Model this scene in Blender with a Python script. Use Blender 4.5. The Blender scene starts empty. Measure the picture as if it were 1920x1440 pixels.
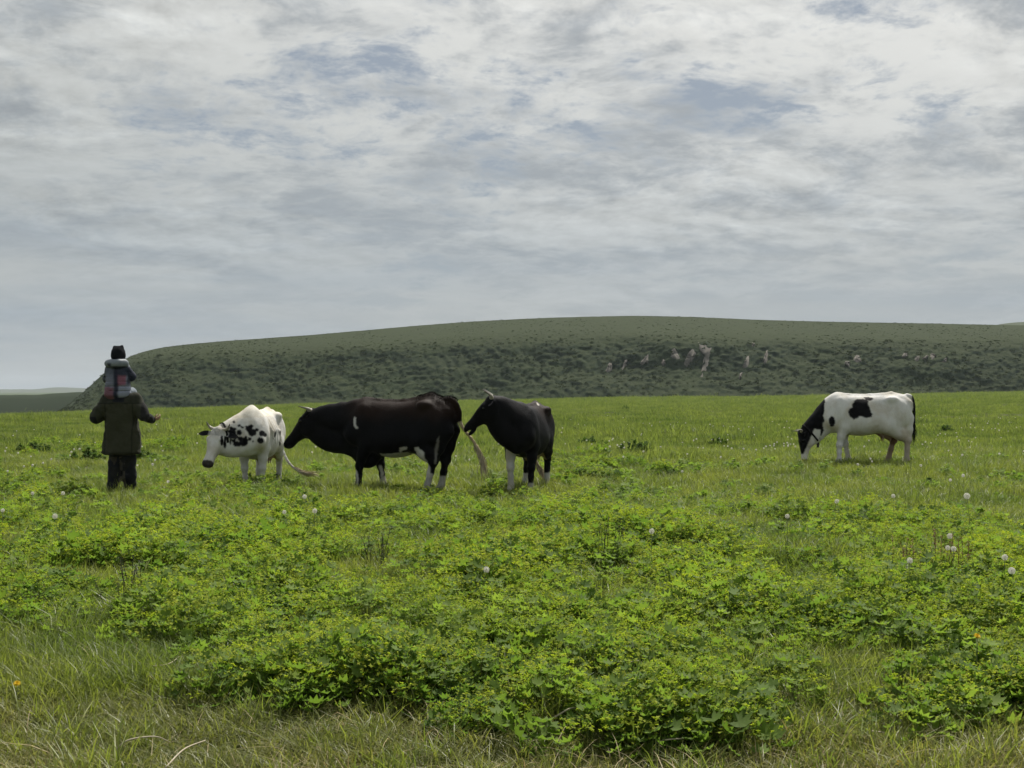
import bpy, math, random
import numpy as np
from mathutils import Vector, Matrix

R = math.radians
rng = np.random.default_rng(7)
random.seed(7)
SC = bpy.context.scene
COL = SC.collection

# ------------------------------------------------------------------ camera
F, CX, HY, CAMZ = 2300.0, 960.0, 730.0, 1.57      # focal length (px of a 1920 px wide frame), horizon row, eye height
cam_d = bpy.data.cameras.new('camera')
cam = bpy.data.objects.new('camera', cam_d)
COL.objects.link(cam)
cam.location = (0, 0, CAMZ)
cam.rotation_euler = (R(90), 0, 0)
cam_d.sensor_fit = 'HORIZONTAL'
cam_d.sensor_width = 36.0
cam_d.lens = F / 1920 * 36.0
cam_d.shift_y = (HY - 720.0) / 1920.0
cam_d.clip_start = 0.05
cam_d.clip_end = 20000
SC.camera = cam

# ------------------------------------------------------------------ sun, exposure
SUN_EL, SUN_AZ = R(55), R(19)                     # ahead of the camera, a little to the right
sun_dir = Vector((math.cos(SUN_EL) * math.sin(SUN_AZ), math.cos(SUN_EL) * math.cos(SUN_AZ), math.sin(SUN_EL)))
sl = bpy.data.lights.new('sun', 'SUN')
sl.energy = 5.0
sl.angle = R(2.5)
sl.color = (1.0, 0.95, 0.87)
so = bpy.data.objects.new('sun', sl)
COL.objects.link(so)
so.rotation_euler = (-sun_dir).to_track_quat('-Z', 'Y').to_euler()
so.location = (20, 60, 80)

SC.view_settings.view_transform = 'Standard'
SC.view_settings.look = 'None'
SC.view_settings.exposure = 0.2
SC.view_settings.gamma = 1.0
SC.view_settings.use_curve_mapping = False
SC.render.engine = 'CYCLES'
SC.cycles.max_bounces = 5
SC.cycles.diffuse_bounces = 1
SC.cycles.glossy_bounces = 1
SC.cycles.transmission_bounces = 4
SC.cycles.transparent_max_bounces = 8
SC.cycles.volume_bounces = 0
SC.cycles.caustics_reflective = False
SC.cycles.caustics_refractive = False
SC.cycles.use_adaptive_sampling = True
SC.cycles.adaptive_threshold = 0.02
SC.cycles.use_denoising = True

# ------------------------------------------------------------------ node helper
class NT:
    def __init__(s, tree):
        s.t = tree
        s.n = tree.nodes
    def add(s, typ, ins=None, **kw):
        n = s.n.new(typ)
        for k, v in kw.items():
            setattr(n, k, v)
        for k, v in (ins or {}).items():
            s.put(n.inputs[k], v)
        return n
    def put(s, sock, v):
        if hasattr(v, 'bl_idname') and hasattr(v, 'outputs'):
            s.t.links.new(v.outputs[0], sock)
        elif isinstance(v, bpy.types.NodeSocket):
            s.t.links.new(v, sock)
        else:
            if isinstance(v, (tuple, list)) and len(v) == 3 and sock.type == 'RGBA':
                v = (*v, 1.0)
            sock.default_value = v
    def m(s, op, a, b=None, c=None, clamp=False):
        n = s.n.new('ShaderNodeMath')
        n.operation = op
        n.use_clamp = clamp
        for i, v in enumerate((a, b, c)):
            if v is not None:
                s.put(n.inputs[i], v)
        return n.outputs[0]
    def vm(s, op, a, b=None, scale=None):
        n = s.n.new('ShaderNodeVectorMath')
        n.operation = op
        s.put(n.inputs[0], a)
        if b is not None:
            s.put(n.inputs[1], b)
        if scale is not None:
            s.put(n.inputs['Scale'], scale)
        return n.outputs['Value'] if op in ('DOT_PRODUCT', 'LENGTH') else n.outputs['Vector']
    def ramp(s, f, pts, interp='LINEAR'):
        n = s.n.new('ShaderNodeValToRGB')
        cr = n.color_ramp
        cr.interpolation = interp
        while len(cr.elements) < len(pts):
            cr.elements.new(0.5)
        for e, (p, c) in zip(cr.elements, pts):
            e.position = p
            e.color = (c, c, c, 1) if isinstance(c, (int, float)) else (*c, 1)
        s.put(n.inputs[0], f)
        return n.outputs[0]
    def mix(s, f, a, b, mode='MIX'):
        n = s.n.new('ShaderNodeMix')
        n.data_type = 'RGBA'
        n.blend_type = mode
        s.put(n.inputs[0], f)
        s.put(n.inputs[6], a)
        s.put(n.inputs[7], b)
        return n.outputs[2]
    def noise(s, vec, scale, detail=4, rough=0.5, dist=0.0, col=False):
        n = s.add('ShaderNodeTexNoise', {'Scale': scale, 'Detail': detail, 'Roughness': rough, 'Distortion': dist})
        if vec is not None:
            s.put(n.inputs['Vector'], vec)
        return n.outputs['Color' if col else 'Fac']
    def smooth(s, f, lo, hi):
        n = s.n.new('ShaderNodeMapRange')
        n.interpolation_type = 'SMOOTHSTEP'
        s.put(n.inputs['Value'], f)
        n.inputs['From Min'].default_value = lo
        n.inputs['From Max'].default_value = hi
        return n.outputs[0]

# ------------------------------------------------------------------ sky: Nishita blue behind a broken altocumulus layer
world = bpy.data.worlds.new('World')
SC.world = world
world.use_nodes = True
world.cycles.sampling_method = 'MANUAL'
world.cycles.sample_map_resolution = 256
W = NT(world.node_tree)
W.n.clear()
sky = W.add('ShaderNodeTexSky', sky_type='NISHITA', sun_disc=False, sun_elevation=SUN_EL, sun_rotation=SUN_AZ,
            air_density=1.0, dust_density=1.5, ozone_density=1.0)
tc = W.add('ShaderNodeTexCoord')
d = W.vm('NORMALIZE', tc.outputs['Generated'])
sep = W.add('ShaderNodeSeparateXYZ', {0: d})
dz = W.m('MAXIMUM', sep.outputs['Z'], 0.0)
den = W.m('ADD', dz, 0.20)
pl = W.add('ShaderNodeCombineXYZ', {0: W.m('DIVIDE', sep.outputs['X'], den), 1: W.m('DIVIDE', sep.outputs['Y'], den), 2: 0.0})
pl = W.vm('ADD', pl.outputs[0], (3.7, 1.3, 0.0))
shear = W.add('ShaderNodeMapping', {'Vector': pl, 'Rotation': (0, 0, R(-16)), 'Scale': (0.95, 1.0, 1.0)}).outputs[0]
warp = W.vm('SCALE', W.vm('SUBTRACT', W.noise(shear, 2.6, 2, 0.5, col=True), (0.5, 0.5, 0.5)), scale=0.14)
pw = W.vm('ADD', shear, warp)
big = W.noise(shear, 0.95, 2, 0.5)
mid = W.noise(pw, 4.4, 7, 0.64)
fine = W.noise(W.vm('ADD', pw, (9.1, 2.2, 0)), 15.0, 5, 0.68)
thick = W.noise(W.vm('ADD', pw, (0.0, 0.07, 4.0)), 3.4, 5, 0.58)
mid_s = W.noise(W.vm('ADD', pw, (0.012, -0.050, 0.0)), 4.4, 6, 0.64)   # the same clouds a step towards the sun
cov = W.m('ADD', W.m('MULTIPLY', big, 0.55), W.m('ADD', W.m('MULTIPLY', mid, 0.48), W.m('MULTIPLY', fine, 0.20)))
cloud = W.smooth(cov, 0.48, 0.59)                      # 0 = gap of blue, 1 = cloud
dens = W.m('ADD', W.m('MULTIPLY', thick, 0.66), W.m('ADD', W.m('MULTIPLY', mid, 0.22), W.m('MULTIPLY', fine, 0.28)))
dark = W.smooth(dens, 0.51, 0.70)                      # thick bellies are grey
sd = W.vm('DOT_PRODUCT', d, tuple(sun_dir))
glow = W.smooth(sd, 0.42, 1.0)                         # forward scattering round the veiled sun
lit = W.mix(glow, (0.440, 0.470, 0.47), (0.93, 0.925, 0.89))
shade = W.mix(glow, (0.325, 0.360, 0.385), (0.44, 0.465, 0.49))
rel = W.m('ADD', 1.0, W.m('MULTIPLY', W.m('SUBTRACT', mid, mid_s), W.m('MULTIPLY', W.smooth(big, 0.40, 0.62), 1.35)))
ccol = W.vm('SCALE', W.mix(dark, lit, shade), scale=rel)
gap = W.mix(0.78, W.vm('SCALE', sky.outputs[0], scale=0.085), (0.310, 0.352, 0.402))
skyc = W.mix(cloud, gap, ccol)
hz = W.smooth(dz, 0.30, 0.0)
hzn = W.noise(W.add('ShaderNodeMapping', {'Vector': d, 'Scale': (1.2, 1.2, 14.0)}).outputs[0], 2.0, 3, 0.5)
hcol = W.mix(W.smooth(hzn, 0.36, 0.66), (0.375, 0.430, 0.475), (0.46, 0.495, 0.505))
skyc = W.mix(W.m('MULTIPLY', W.m('POWER', hz, 1.7), 0.90), skyc, hcol)
bg = W.add('ShaderNodeBackground', {'Color': skyc, 'Strength': 0.86})
wo = W.add('ShaderNodeOutputWorld')
W.t.links.new(bg.outputs[0], wo.inputs['Surface'])

# ------------------------------------------------------------------ generic helpers
def hash3(ix, iy, iz):
    h = (ix.astype(np.int64) * 374761393 + iy.astype(np.int64) * 668265263 + iz.astype(np.int64) * 2147483647 // 3) & 0xFFFFFFFF
    h = ((h ^ (h >> 13)) * 1274126177) & 0xFFFFFFFF
    h = ((h ^ (h >> 16)) * 2246822519) & 0xFFFFFFFF
    return ((h ^ (h >> 15)) & 0xFFFFFF) / float(0xFFFFFF)

def vnoise(x, y, z):
    ix, iy, iz = np.floor(x), np.floor(y), np.floor(z)
    fx, fy, fz = x - ix, y - iy, z - iz
    fx, fy, fz = (f * f * (3 - 2 * f) for f in (fx, fy, fz))
    out = 0
    for a in (0, 1):
        wa = fx if a else 1 - fx
        for b in (0, 1):
            wb = fy if b else 1 - fy
            for c in (0, 1):
                wc = fz if c else 1 - fz
                out = out + wa * wb * wc * hash3(ix + a, iy + b, iz + c)
    return out * 2 - 1

def fbm(x, y, z=0.0, octv=4, gain=0.5, lac=2.03):
    x = np.asarray(x, float)
    y = np.asarray(y, float)
    z = np.zeros_like(x) + z
    s, a, t = 0, 1.0, 0
    for _ in range(octv):
        s = s + a * vnoise(x, y, z)
        t += a
        a *= gain
        x, y, z = x * lac + 17.3, y * lac + 5.1, z * lac + 3.7
    return s / t

def sstep(a, b, x):
    t = np.clip((np.asarray(x, float) - a) / (b - a), 0, 1)
    return t * t * (3 - 2 * t)

def mesh_np(name, V, Fq=None, Ft=None, mat=None, smooth=True, col=None):
    me = bpy.data.meshes.new(name)
    V = np.asarray(V, dtype=np.float32)
    nq = 0 if Fq is None else len(Fq)
    nt = 0 if Ft is None else len(Ft)
    me.vertices.add(len(V))
    me.vertices.foreach_set('co', V.ravel())
    loops = []
    if nq:
        loops.append(np.asarray(Fq, dtype=np.int32).ravel())
    if nt:
        loops.append(np.asarray(Ft, dtype=np.int32).ravel())
    if loops:
        loops = np.concatenate(loops)
        starts = np.concatenate([np.arange(nq) * 4, nq * 4 + np.arange(nt) * 3]).astype(np.int32)
        me.loops.add(len(loops))
        me.loops.foreach_set('vertex_index', loops)
        me.polygons.add(nq + nt)
        me.polygons.foreach_set('loop_start', starts)
        me.update(calc_edges=True)
        if smooth:
            me.polygons.foreach_set('use_smooth', np.ones(nq + nt, dtype=bool))
        me.validate()
    if col is not None:
        at = me.attributes.new('Col', 'FLOAT_COLOR', 'POINT')
        c4 = np.ones((len(V), 4), dtype=np.float32)
        c4[:, :3] = col
        at.data.foreach_set('color', c4.ravel())
    if mat is not None:
        me.materials.append(mat)
    return me

def link(name, me, parent=None, loc=(0, 0, 0), rz=0.0, col=None):
    o = bpy.data.objects.new(name, me)
    (col or COL).objects.link(o)
    o.location = loc
    o.rotation_euler = (0, 0, rz)
    if parent is not None:
        o.parent = parent
    return o

def tag(o, label=None, cat=None, group=None, kind=None):
    if label:
        o['label'] = label
    if cat:
        o['category'] = cat
    if group:
        o['group'] = group
    if kind:
        o['kind'] = kind
    return o

class MB:
    """collects vertices, quads and triangles"""
    def __init__(s):
        s.v, s.q, s.t, s.c, s.n = [], [], [], [], 0
    def add(s, V, Q=None, T=None, c=None):
        V = np.asarray(V, float)
        if Q is not None and len(Q):
            s.q.append(np.asarray(Q) + s.n)
        if T is not None and len(T):
            s.t.append(np.asarray(T) + s.n)
        s.v.append(V)
        if c is not None:
            cc = np.zeros((len(V), 3))
            cc[:] = c
            s.c.append(cc)
        s.n += len(V)
    def mesh(s, name, mat, smooth=True):
        return mesh_np(name, np.concatenate(s.v), np.concatenate(s.q) if s.q else None, np.concatenate(s.t) if s.t else None, mat, smooth,
                       np.concatenate(s.c) if s.c else None)
    def tube(s, P, rad, n=8, c=None, cap=True):
        P = np.asarray(P, float)
        rad = np.broadcast_to(np.asarray(rad, float), (len(P),))
        T = np.gradient(P, axis=0)
        T /= np.linalg.norm(T, axis=1)[:, None] + 1e-9
        ref = np.array([0, 0, 1.0]) if abs(T[:, 2]).mean() < 0.8 else np.array([1.0, 0, 0])
        A = np.cross(T, ref)
        A /= np.linalg.norm(A, axis=1)[:, None] + 1e-9
        B = np.cross(T, A)
        th = np.arange(n) / n * 2 * np.pi
        V = P[:, None] + rad[:, None, None] * (np.cos(th)[None, :, None] * A[:, None] + np.sin(th)[None, :, None] * B[:, None])
        m = len(P)
        V = V.reshape(-1, 3)
        Q = [(i * n + j, i * n + (j + 1) % n, (i + 1) * n + (j + 1) % n, (i + 1) * n + j) for i in range(m - 1) for j in range(n)]
        TT = []
        if cap:
            V = np.vstack([V, P[0], P[-1]])
            a, b = m * n, m * n + 1
            TT = [(a, (j + 1) % n, j) for j in range(n)] + [(b, (m - 1) * n + j, (m - 1) * n + (j + 1) % n) for j in range(n)]
        s.add(V, Q, TT, c)
    def strip(s, P, wid, side, c=None):
        """flat tapered blade along P"""
        P = np.asarray(P, float)
        side = np.asarray(side, float)
        wid = np.asarray(wid, float)
        m = len(P)
        V = np.vstack([P[:-1] - side * wid[:-1, None] / 2, P[:-1] + side * wid[:-1, None] / 2, P[-1:]])
        k = m - 1
        Q = [(i, k + i, k + i + 1, i + 1) for i in range(k - 1)]
        s.add(V, Q, [(k - 1, 2 * k - 1, 2 * k)], c)

def crom(P, n):
    """smooth curve through points"""
    P = np.asarray(P, float)
    Q = np.vstack([2 * P[0] - P[1], P, 2 * P[-1] - P[-2]])
    t = np.linspace(0, len(P) - 1, n)
    i = np.minimum(t.astype(int), len(P) - 2)
    u = (t - i)[:, None]
    a, b, c, d_ = Q[i], Q[i + 1], Q[i + 2], Q[i + 3]
    return 0.5 * (2 * b + (c - a) * u + (2 * a - 5 * b + 4 * c - d_) * u ** 2 + (3 * b - a - 3 * c + d_) * u ** 3)

# ------------------------------------------------------------------ signed-distance modelling for living bodies
class SDF:
    def __init__(s, lo, hi, h):
        s.lo = np.asarray(lo, float)
        s.h = h
        s.sh = tuple(int(math.ceil((b - a) / h)) + 1 for a, b in zip(lo, hi))
        s.g = np.ones(s.sh, dtype=np.float32)
    def _sub(s, lo, hi):
        i0 = [min(n, max(0, int((l - o) / s.h))) for l, o, n in zip(lo, s.lo, s.sh)]
        i1 = [max(a, min(n, int((u - o) / s.h) + 2)) for u, o, n, a in zip(hi, s.lo, s.sh, i0)]
        sl_ = tuple(slice(a, b) for a, b in zip(i0, i1))
        ax = [s.lo[k] + s.h * np.arange(i0[k], i1[k]) for k in range(3)]
        return sl_, np.meshgrid(*ax, indexing='ij')
    def put(s, fn, lo, hi, k=0.04, cut=False):
        m = k + 0.05
        sl_, (X, Y, Z) = s._sub(np.asarray(lo) - m, np.asarray(hi) + m)
        if 0 in s.g[sl_].shape:
            return
        dd = fn(X, Y, Z)
        a = s.g[sl_]
        if cut:
            dd = -dd
            hh = np.clip(0.5 - 0.5 * (dd - a) / k, 0, 1) if k else 0
            s.g[sl_] = np.maximum(a, dd) if not k else a * (hh) + dd * (1 - hh) + k * hh * (1 - hh)
        else:
            if k:
                hh = np.clip(0.5 + 0.5 * (a - dd) / k, 0, 1)
                s.g[sl_] = a * (1 - hh) + dd * hh - k * hh * (1 - hh)
            else:
                s.g[sl_] = np.minimum(a, dd)
    def cone(s, a, b, r1, r2, k=0.04, fl=None):
        """rounded cone a-b; fl = (axis vector, factor): thinner along that axis"""
        a, b = np.asarray(a, float), np.asarray(b, float)
        ba = b - a
        L2 = ba @ ba + 1e-9
        rm = max(r1, r2) * 1.05
        if fl is not None:
            n = np.asarray(fl[0], float)
            n /= np.linalg.norm(n)
            rm *= max(1, fl[1])
        def fn(X, Y, Z):
            px, py, pz = X - a[0], Y - a[1], Z - a[2]
            t = np.clip((px * ba[0] + py * ba[1] + pz * ba[2]) / L2, 0, 1)
            qx, qy, qz = px - t * ba[0], py - t * ba[1], pz - t * ba[2]
            if fl is not None:
                dn = qx * n[0] + qy * n[1] + qz * n[2]
                e = dn * (1 / fl[1] - 1)
                qx, qy, qz = qx + e * n[0], qy + e * n[1], qz + e * n[2]
            dd = np.sqrt(qx * qx + qy * qy + qz * qz) - (r1 + (r2 - r1) * t)
            return dd * (min(1, fl[1]) if fl is not None else 1)
        s.put(fn, np.minimum(a, b) - rm, np.maximum(a, b) + rm, k)
    def chain(s, P, rad, k=0.03, fl=None):
        for i in range(len(P) - 1):
            s.cone(P[i], P[i + 1], rad[i], rad[i + 1], k, fl)
    def ell(s, c, r, M=None, k=0.04, cut=False):
        c, r = np.asarray(c, float), np.asarray(r, float)
        M = np.eye(3) if M is None else np.asarray(M, float)      # rows = local axes
        def fn(X, Y, Z):
            p = [(X - c[0]) * M[i, 0] + (Y - c[1]) * M[i, 1] + (Z - c[2]) * M[i, 2] for i in range(3)]
            k0 = np.sqrt(sum((p[i] / r[i]) ** 2 for i in range(3)))
            k1 = np.sqrt(sum((p[i] / r[i] ** 2) ** 2 for i in range(3))) + 1e-6
            return k0 * (k0 - 1) / k1
        rm = r.max()
        s.put(fn, c - rm, c + rm, k, cut)
    def loft(s, o, M, st, k=0.04, pear=0.0, p=2.0):
        """stations (s, top, bottom, halfwidth) along axis M[0], width M[1], up M[2]"""
        o, M, st = np.asarray(o, float), np.asarray(M, float), np.asarray(st, float)
        D = crom(st, 80)
        D = D[np.argsort(D[:, 0])]
        ext = np.array([[u, v, w] for u in (st[:, 0].min(), st[:, 0].max()) for v in (-st[:, 3].max(), st[:, 3].max())
                        for w in (st[:, 2].min(), st[:, 1].max())]) @ M + o
        def fn(X, Y, Z):
            q = [(X - o[0]) * M[i, 0] + (Y - o[1]) * M[i, 1] + (Z - o[2]) * M[i, 2] for i in range(3)]
            t = np.interp(q[0], D[:, 0], D[:, 1])
            b = np.interp(q[0], D[:, 0], D[:, 2])
            w = np.maximum(np.interp(q[0], D[:, 0], D[:, 3]), 0.004)
            hh = np.maximum((t - b) / 2, 0.004)
            v = (q[2] - (t + b) / 2) / hh
            we = w * (1 - pear * np.clip(v, -1.2, 1.2))
            qq = (np.abs(q[1] / we) ** p + np.abs(v) ** p) ** (1 / p)
            dd = (qq - 1) * np.minimum(w, hh)
            over = np.maximum(np.maximum(D[0, 0] - q[0], q[0] - D[-1, 0]), 0)
            return np.maximum(dd, 0) + over + np.minimum(dd, 0)
        s.put(fn, ext.min(0), ext.max(0), k)
    def noise(s, amp, freq, octv=3):
        near = np.abs(s.g) < 0.06
        I = np.argwhere(near)
        P = s.lo + I * s.h
        s.g[near] += (amp * fbm(P[:, 0] * freq, P[:, 1] * freq, P[:, 2] * freq, octv)).astype(np.float32)
    def surface(s, smooth=2):
        """naive surface nets"""
        g = s.g
        ins = g < 0
        c = np.zeros(tuple(n - 1 for n in s.sh), dtype=np.int8)
        for a in (0, 1):
            for b in (0, 1):
                for e in (0, 1):
                    c += ins[a:a + s.sh[0] - 1, b:b + s.sh[1] - 1, e:e + s.sh[2] - 1]
        act = (c > 0) & (c < 8)
        I = np.argwhere(act)
        idx = -np.ones(act.shape, dtype=np.int64)
        idx[act] = np.arange(len(I))
        acc = np.zeros((len(I), 3))
        cnt = np.zeros(len(I))
        corners = [(a, b, e) for a in (0, 1) for b in (0, 1) for e in (0, 1)]
        for a in corners:
            for ax in range(3):
                if a[ax] == 0:
                    b = list(a)
                    b[ax] = 1
                    ga = g[I[:, 0] + a[0], I[:, 1] + a[1], I[:, 2] + a[2]].astype(float)
                    gb = g[I[:, 0] + b[0], I[:, 1] + b[1], I[:, 2] + b[2]].astype(float)
                    cr = (ga < 0) != (gb < 0)
                    t = np.where(cr, ga / np.where(cr, ga - gb, 1), 0)
                    p = np.tile(np.array(a, float), (len(I), 1))
                    p[:, ax] += t
                    acc[cr] += p[cr]
                    cnt[cr] += 1
        V = s.lo + (I + acc / cnt[:, None]) * s.h
        quads = []
        for ax in range(3):
            u, v = (ax + 1) % 3, (ax + 2) % 3
            n = [slice(1, m - 1) for m in s.sh]
            n[ax] = slice(0, s.sh[ax] - 1)
            n2 = list(n)
            n2[ax] = slice(1, s.sh[ax])
            A, B = ins[tuple(n)], ins[tuple(n2)]
            E = np.argwhere(A != B)
            flip = A[tuple(E.T)]
            E = E + np.array([x.start for x in n])
            def at(du, dv):
                J = E.copy()
                J[:, u] -= du
                J[:, v] -= dv
                return idx[J[:, 0], J[:, 1], J[:, 2]]
            q = np.stack([at(1, 1), at(0, 1), at(0, 0), at(1, 0)], 1)
            q[~flip] = q[~flip][:, ::-1]
            quads.append(q)
        Q = np.concatenate(quads)
        Q = Q[(Q >= 0).all(1)]
        E = np.concatenate([Q[:, [0, 1]], Q[:, [1, 2]], Q[:, [2, 3]], Q[:, [3, 0]]])
        for _ in range(smooth):
            sm = np.zeros_like(V)
            ct = np.zeros(len(V))
            for a, b in ((0, 1), (1, 0)):
                np.add.at(sm, E[:, a], V[E[:, b]])
                np.add.at(ct, E[:, a], 1)
            V = V * 0.5 + 0.5 * sm / np.maximum(ct, 1)[:, None]
        return V, Q

def vnormals(V, Q):
    n = np.cross(V[Q[:, 2]] - V[Q[:, 0]], V[Q[:, 3]] - V[Q[:, 1]])
    N = np.zeros_like(V)
    for i in range(4):
        np.add.at(N, Q[:, i], n)
    return N / (np.linalg.norm(N, axis=1)[:, None] + 1e-9)

def in_poly(px, py, poly):
    P = np.asarray(poly, float)
    c = np.zeros(len(px), bool)
    j = len(P) - 1
    for i in range(len(P)):
        xi, yi, xj, yj = *P[i], *P[j]
        c ^= ((yi > py) != (yj > py)) & (px < (xj - xi) * (py - yi) / (yj - yi + 1e-12) + xi)
        j = i
    return c

def to_px(P):
    return CX + F * P[:, 0] / P[:, 1], HY - F * (P[:, 2] - CAMZ) / P[:, 1]

# ------------------------------------------------------------------ materials for land and leaves
def new_mat(name):
    m = bpy.data.materials.new(name)
    m.use_nodes = True
    T = NT(m.node_tree)
    T.n.clear()
    out = T.add('ShaderNodeOutputMaterial')
    return m, T, out

def leaf_mat(name, c1, c2, c3=None, trans=0.45, rough=0.5, freq=1.1, spec=0.35, tgain=(1.35, 1.45, 0.75), stretch=(1, 1, 1)):
    """thin leaf: reflecting and letting light through; hue drifts over the meadow and from leaf to leaf"""
    m, T, out = new_mat(name)
    geo = T.add('ShaderNodeNewGeometry')
    pos = geo.outputs['Position']
    a = T.noise(T.add('ShaderNodeMapping', {'Vector': pos, 'Scale': stretch}).outputs[0], freq, 3, 0.6)
    oi = T.add('ShaderNodeObjectInfo')
    f = T.m('ADD', T.m('MULTIPLY', T.smooth(a, 0.32, 0.68), 0.65), T.m('MULTIPLY', oi.outputs['Random'], 0.35))
    c = T.mix(f, c1, c2)
    if c3:
        b = T.noise(pos, 38.0, 2, 0.5)
        c = T.mix(T.m('MULTIPLY', T.smooth(b, 0.55, 0.75), 0.8), c, c3)
    ri = geo.outputs['Random Per Island']
    c = T.mix(1.0, c, T.mix(ri, (0.72, 0.75, 0.65), (1.30, 1.22, 1.2)), 'MULTIPLY')
    p = T.add('ShaderNodeBsdfPrincipled', {'Base Color': c, 'Roughness': rough, 'Specular IOR Level': spec})
    tr = T.add('ShaderNodeBsdfTranslucent', {'Color': T.mix(1.0, c, tgain, 'MULTIPLY')})
    mx = T.add('ShaderNodeMixShader', {0: trans, 1: p, 2: tr})
    T.t.links.new(mx.outputs[0], out.inputs['Surface'])
    return m

def plain_mat(name, c, rough=0.7, bump=0.0, bscale=60, spec=0.3, var=0.15, attr=False, sheen=0.0):
    m, T, out = new_mat(name)
    tc_ = T.add('ShaderNodeTexCoord').outputs['Object']
    n = T.noise(tc_, bscale * 0.25, 4, 0.6)
    base = T.add('ShaderNodeAttribute', attribute_name='Col').outputs['Color'] if attr else T.add('ShaderNodeRGB').outputs[0]
    if not attr:
        base.default_value = (*c, 1)
    col = T.mix(1.0, base, T.mix(n, (1 - var,) * 3, (1 + var,) * 3), 'MULTIPLY')
    p = T.add('ShaderNodeBsdfPrincipled', {'Base Color': col, 'Roughness': rough, 'Specular IOR Level': spec})
    if sheen:
        p.inputs['Sheen Weight'].default_value = sheen
        p.inputs['Sheen Roughness'].default_value = 0.4
    if bump:
        b = T.add('ShaderNodeBump', {'Strength': bump, 'Distance': 0.01, 'Height': T.noise(tc_, bscale, 4, 0.6)})
        T.t.links.new(b.outputs[0], p.inputs['Normal'])
    T.t.links.new(p.outputs[0], out.inputs['Surface'])
    return m

# ------------------------------------------------------------------ the lie of the land
BASE_PX = np.array([-800, 0, 110, 300, 640, 900, 1100, 1500, 1920, 2800], float)
BASE_Y = np.array([784, 781, 777, 769, 758, 753, 749, 745, 739, 732], float)
HD = 270.0                                              # metres to the foot of the bluff

def ground(x, y):
    x, y = np.asarray(x, float), np.asarray(y, float)
    dd = np.hypot(x, y)
    az = CX + F * x / np.maximum(y, 0.3 * np.abs(x) + 0.5)
    zb = CAMZ - (np.interp(az, BASE_PX, BASE_Y) - HY) / F * HD
    ramp_ = np.clip((y - 55) / (HD - 55), 0, 1)
    z = zb * ramp_ * sstep(50, 110, y)
    z = z - 1.5 * sstep(400, 2500, y)
    z = z + 0.13 * sstep(15.5, 11.0, dd)
    z = z + (0.09 * fbm(x * 0.55, y * 0.50, 1.0, 3) + 0.05 * fbm(x * 0.12, y * 0.12, 5.0, 2)) * sstep(220, 60, dd)
    z = z + 0.35 * fbm(x * 0.03, y * 0.03, 9.0, 3) * sstep(40, 110, dd) * sstep(900, 400, dd)
    return z

def g1(x, y):
    return float(ground(np.array([x]), np.array([y]))[0])

def on_ground(px, py, lift=0.0):
    """where the sight line through a pixel meets the ground (plus lift)"""
    dx, dz_ = (px - CX) / F, (HY - py) / F
    lo, hi = 3.0, 260.0
    ts = np.geomspace(lo, hi, 400)
    f = CAMZ + ts * dz_ - (ground(ts * dx, ts) + lift)
    k = np.argmax(f < 0)
    if f[k] >= 0:
        k = len(ts) - 1
    t = ts[k] if k == 0 else ts[k - 1] + (ts[k] - ts[k - 1]) * f[k - 1] / (f[k - 1] - f[k] + 1e-9)
    return t * dx, t

U = np.linspace(-1, 1, 421)
gx = 3.0 * np.sinh(8.35 * U)
gy = 3.0 * np.sinh(8.35 * U) + 8.0
GX, GY = np.meshgrid(gx, gy, indexing='ij')
GZ = ground(GX, GY) - 0.004
n = len(U)
ii = np.arange(n * n).reshape(n, n)
GQ = np.stack([ii[:-1, :-1], ii[1:, :-1], ii[1:, 1:], ii[:-1, 1:]], -1).reshape(-1, 4)
gm, T, out = new_mat('meadow_soil')
pos = T.add('ShaderNodeNewGeometry').outputs['Position']
sepg = T.add('ShaderNodeSeparateXYZ', {0: pos})
far = T.smooth(sepg.outputs['Y'], 60.0, 170.0)
n1 = T.noise(pos, 1.6, 5, 0.6)
n2 = T.noise(pos, 26.0, 4, 0.65)
n3 = T.noise(T.add('ShaderNodeMapping', {'Vector': pos, 'Scale': (0.02, 0.09, 0.0)}).outputs[0], 1.0, 5, 0.6)
near_c = T.mix(T.smooth(n1, 0.35, 0.65), (0.050, 0.052, 0.022), (0.075, 0.095, 0.028))
near_c = T.mix(T.smooth(n2, 0.5, 0.75), near_c, (0.15, 0.125, 0.070))
far_c = T.mix(T.smooth(n3, 0.35, 0.65), (0.052, 0.078, 0.030), (0.080, 0.100, 0.042))
far_c = T.mix(T.smooth(T.noise(pos, 0.35, 6, 0.65), 0.5, 0.75), far_c, (0.040, 0.062, 0.024))
gc = T.mix(far, near_c, far_c)
p = T.add('ShaderNodeBsdfPrincipled', {'Base Color': gc, 'Roughness': 0.95, 'Specular IOR Level': 0.1})
bp = T.add('ShaderNodeBump', {'Strength': 0.6, 'Distance': 0.15, 'Height': T.noise(pos, 1.3, 6, 0.7)})
T.t.links.new(bp.outputs[0], p.inputs['Normal'])
T.t.links.new(p.outputs[0], out.inputs['Surface'])
go = link('ground', mesh_np('ground', np.stack([GX, GY, GZ], -1).reshape(-1, 3), GQ, mat=gm))
tag(go, 'gently rolling meadow ground under the grass', 'ground', kind='structure')

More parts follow.
